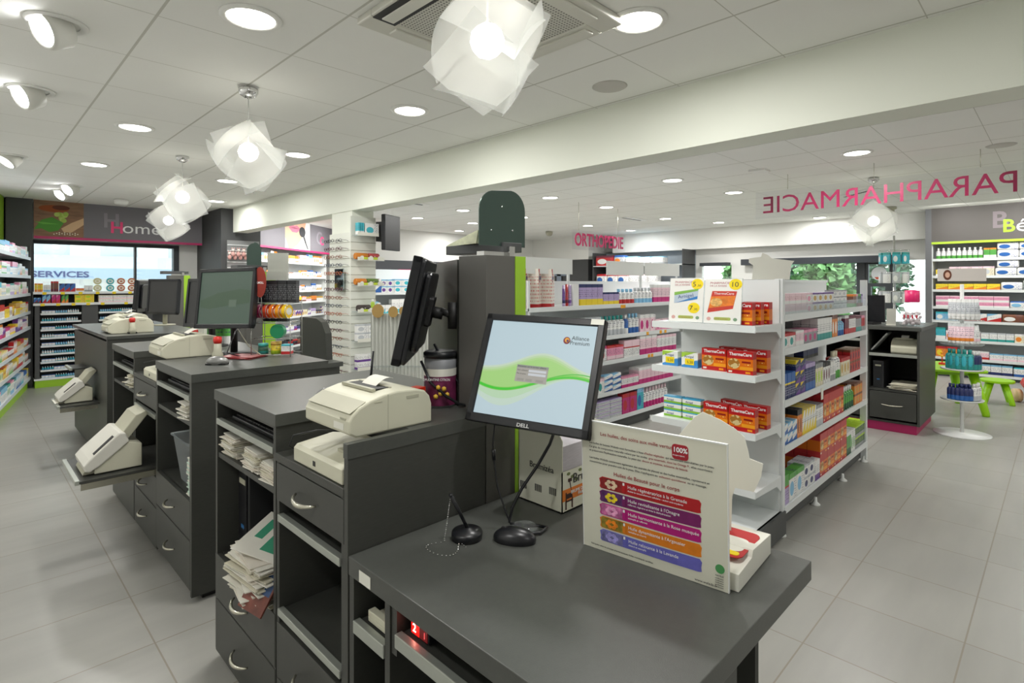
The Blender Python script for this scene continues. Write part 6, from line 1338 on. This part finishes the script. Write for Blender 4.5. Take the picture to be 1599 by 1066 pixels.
brow(6, [(K('orange', 'yellow', 'red', 'carton', .13, .1, .16, 'spot'), 2, 1), (K('rose', 'red', 'white', 'carton', .12, .1, .12), 3, 1), (K('white', 'rose', 'sky', 'carton', .15, .1, .1), 3, 1), (K('pink', 'magenta', 'pink', 'carton', .13, .1, .13), 1, 1), (K('white', 'sky', 'blue', 'carton', .15, .1, .1), 4, 1)])
brow(7, [(K('red', 'maroon', 'white', 'pack', .2, .12, .13), 2, 1), (K('white', 'navy', 'sky', 'carton', .12, .1, .15), 4, 1), (K('white', 'blue', 'turquoise', 'pack', .16, .1, .14), 2, 1), (K('maroon', 'red', 'red', 'carton', .28, .15, .14), 2, 1)])
for i in range(3): lamp('AREA', 'shelf_fill_source', (10.25, 1.2-.75*i, 2.5), 5, .5, rot=Vector((.7, 0, -1)).to_track_quat('-Z', 'Y').to_euler())  # added fill lamps to brighten the baby shelves, no fitting there
# ================================================================ middle counter goods
t = thing('sweets_rack', 'wire counter rack with pastille tins and a round red sign, right of the dim screen', 'rack', T(1.30, 3.22, 1.0455, -45))
WR = mat('wire_chrome', 'b8b8b4', .25, metal=.8)
g = G()
for z in (.01, .1, .19, .3): g.tube([(-.11, -.09, z), (.11, -.09, z), (.11, .08, z), (-.11, .08, z)], .0025, 5, closed=True)
for x, y_ in ((-.11, -.09), (.11, -.09), (.11, .08), (-.11, .08)): g.tube([(x, y_, 0), (x, y_, .32 if y_ > 0 else .2)], .0025, 5)
part('wire_frame', g, WR, t); part('shelf', G().box(-.11, .11, -.08, .08, .186, .19).box(-.11, .11, -.08, .08, .3, .304), ACRYL, t); part('sign_rod', G().tube([(-.045, -.09, .19), (-.045, -.119, .42)], .003, 6), WR, t)
sg = part('round_sign', G().prism(ell(-.045, .42, .034, .085, 24), -.124, -.12), mat('sign_maroon', '8a2a1c', .5), t); text('PULMOLL', .016, WINK, sg, -.076, -.1245, .412, bold=True, extrude=.0003, sx=.75)
for i, (c, nm) in enumerate((('7a1a5a', 'plum'), ('a8285a', 'raspberry'), ('d84a28', 'red orange'), ('f07818', 'orange'), ('f4a018', 'amber'), ('f4c81c', 'yellow'))):
    k = thing('pastille_tin', f'{nm} round pastille tin standing in the wire sweets rack', 'tin', T(1.30, 3.22, 1.0455, -45) @ T(-.10+.036*i, -.06, .255) @ Matrix.Rotation(math.radians(78), 4, 'Z'))
    part('tin', G().prism(ell(0, 0, .04, .04, 24), -.012, .012), mat('tinc_'+c, c, .35, .3), k, bevel=.002); part('rim', G().tube([(.04*math.cos(a), -.012, .04*math.sin(a)) for a in [2*PI*j/20 for j in range(20)]], .002, 5, closed=True), CHROME, k); part('label', G().prism(ell(0, 0, .026, .02, 16), -.0135, -.012), CARD, k)
k = thing('pastille_tin', 'green round pastille tin on the lower wire of the sweets rack', 'tin', T(1.30, 3.22, 1.0455, -45) @ T(.03, -.06, .142)); part('tin', G().prism(ell(0, 0, .04, .04, 24), -.02, .02), mat('tinc_g', '1f8a5a', .35, .3), k, bevel=.002)
SR = T(1.30, 3.22, 1.0455, -45)
run(SR, 'on top of the wire sweets rack', .305, -.085, K('black', 'grey', 'black', 'carton', .05, .05, .125, 'lines', 'd0d0d0'), 4, 1, 1, y=-.05); run(SR, 'inside the wire sweets rack', .192, -.1, K('black', 'grey', 'silver', 'carton', .045, .04, .09, 'lines', 'd0d0d0'), 3, 1, 1, y=.03)
t = thing('leaflet_holder', 'clear pale leaflet holder above the black boxes on the sweets rack', 'leaflet holder', SR @ T(-.02, .05, .432)); part('holder', G().box(-.06, .06, 0, .01, 0, .16).box(-.06, .06, -.015, 0, 0, .05), mat('holder_grey', 'a9aba2', .4), t)
run(SR, 'at the foot of the wire sweets rack', .012, -.09, K('bottle green', 'teal', 'teal', 'jar', .055, .05, .06), 1, 1, 1, y=-.07); run(SR, 'at the foot of the wire sweets rack', .012, -.02, K('yellow', 'lime', 'gold', 'jar', .06, .05, .07), 1, 1, 1, y=-.07); run(SR, 'at the foot of the wire sweets rack', .012, .05, K('white', 'red', 'turquoise', 'carton', .05, .05, .055), 1, 1, 1, y=-.07)
def stamp(x, y, z, lab, c='c8281e'):
    t = thing('hand_stamp', lab, 'stamp', T(x, y, z)); part('grip', G().lathe([(0, .09), (.018, .09), (.022, .105), (.02, .125), (.0, .13)], seg=16), mat('stamp_'+c, c, .4), t); part('body', G().lathe([(.028, 0), (.028, .03), (.02, .05), (.018, .09), (0, .09)], seg=16), BEIGE2, t); part('base', G().box(-.03, .03, -.02, .02, -.0, .012), BLACKM, t)
stamp(.98, 3.22, 1.0455, 'red topped hand stamp in front of the dim screen'); stamp(1.03, 3.62+.2, 1.0455, 'red topped hand stamp beside the middle printer'); stamp(.98, 5.3, 1.0555, 'red topped hand stamp beside the third counter printer')
t = thing('computer_mouse', 'silver computer mouse on the middle counter', 'mouse', T(.93, 3.06, 1.0455, -40)); part('body', G().ball((0, 0, .014), .03, sc=(1.8, 1.0, .95), sub=3), mat('mouse_silver', '8a8a88', .3, .5), t); part('base', G().box(-.05, .05, -.026, .026, 0, .008), BLACK, t, bevel=.003)
stack('magazine_stack', 'magazines and papers lying under the dim screen', T(1.12, 3.25, 1.0455, 30), .2, .16, 3, .004, [mat('mag_red', '9a3a3c', .4), PAPER], 'magazines')
t = thing('cables', 'tangled black cables below the dim screen', 'cable', T(1.1, 3.3, 1.0455)); part('cable', G().tube([(.05, .08, .2), (-.02, .0, .1), (-.06, -.04, .03), (.0, -.08, .008), (.08, -.06, .008), (.12, .0, .01), (.06, .05, .012), (-.02, .04, .012)], .004, 6), BLACK, t); part('cable', G().tube([(.02, .05, .16), (.06, -.02, .06), (.1, -.1, .01), (.16, -.12, .008)], .003, 6), BEIGE2, t)
t = thing('leaflet_box', 'white and blue slanted leaflet holder between the counters', 'leaflet holder', T(1.2, 4.35, 1.0455, -60)); part('holder', G().prism([(0, 0), (.1, 0), (.1, .12), (0, .24)], -.06, .06), CARD, t); part('blue_print', G().box(.01, .05, -.0615, -.06, .04, .07), mat('print_blue', '3a4aa8', .5), t)
for x, y_, c, nm in ((1.06, 5.15, 'f0f0ee', 'white'),): pass
run(T(1.15, 4.05, 1.0455, -45), 'behind the dim screen on the middle counter', 0, 0, K('green', 'white', 'red', 'bottle', .05, .05, .2), 3, 1, 1)
# ================================================================ camera, sky, exposure
cam = bpy.data.cameras.new('camera'); co = bpy.data.objects.new('camera', cam); C.objects.link(co)
co.location = (0, 0, 1.46); co.rotation_euler = (PI/2, 0, -PI/4); cam.sensor_width = 36; cam.lens = 36*862/1599; cam.shift_y = -(533-442)/1599
cam.clip_start = .05; cam.clip_end = 100
bpy.context.scene.camera = co
w = bpy.data.worlds.new('sky'); bpy.context.scene.world = w; w.use_nodes = True
w.node_tree.nodes['Background'].inputs[0].default_value = (.93, .97, 1, 1); w.node_tree.nodes['Background'].inputs[1].default_value = SKYK
vs = bpy.context.scene.view_settings; vs.view_transform = 'Standard'; vs.look = 'None'; vs.gamma = 1; vs.use_curve_mapping = False; vs.exposure = EXPO
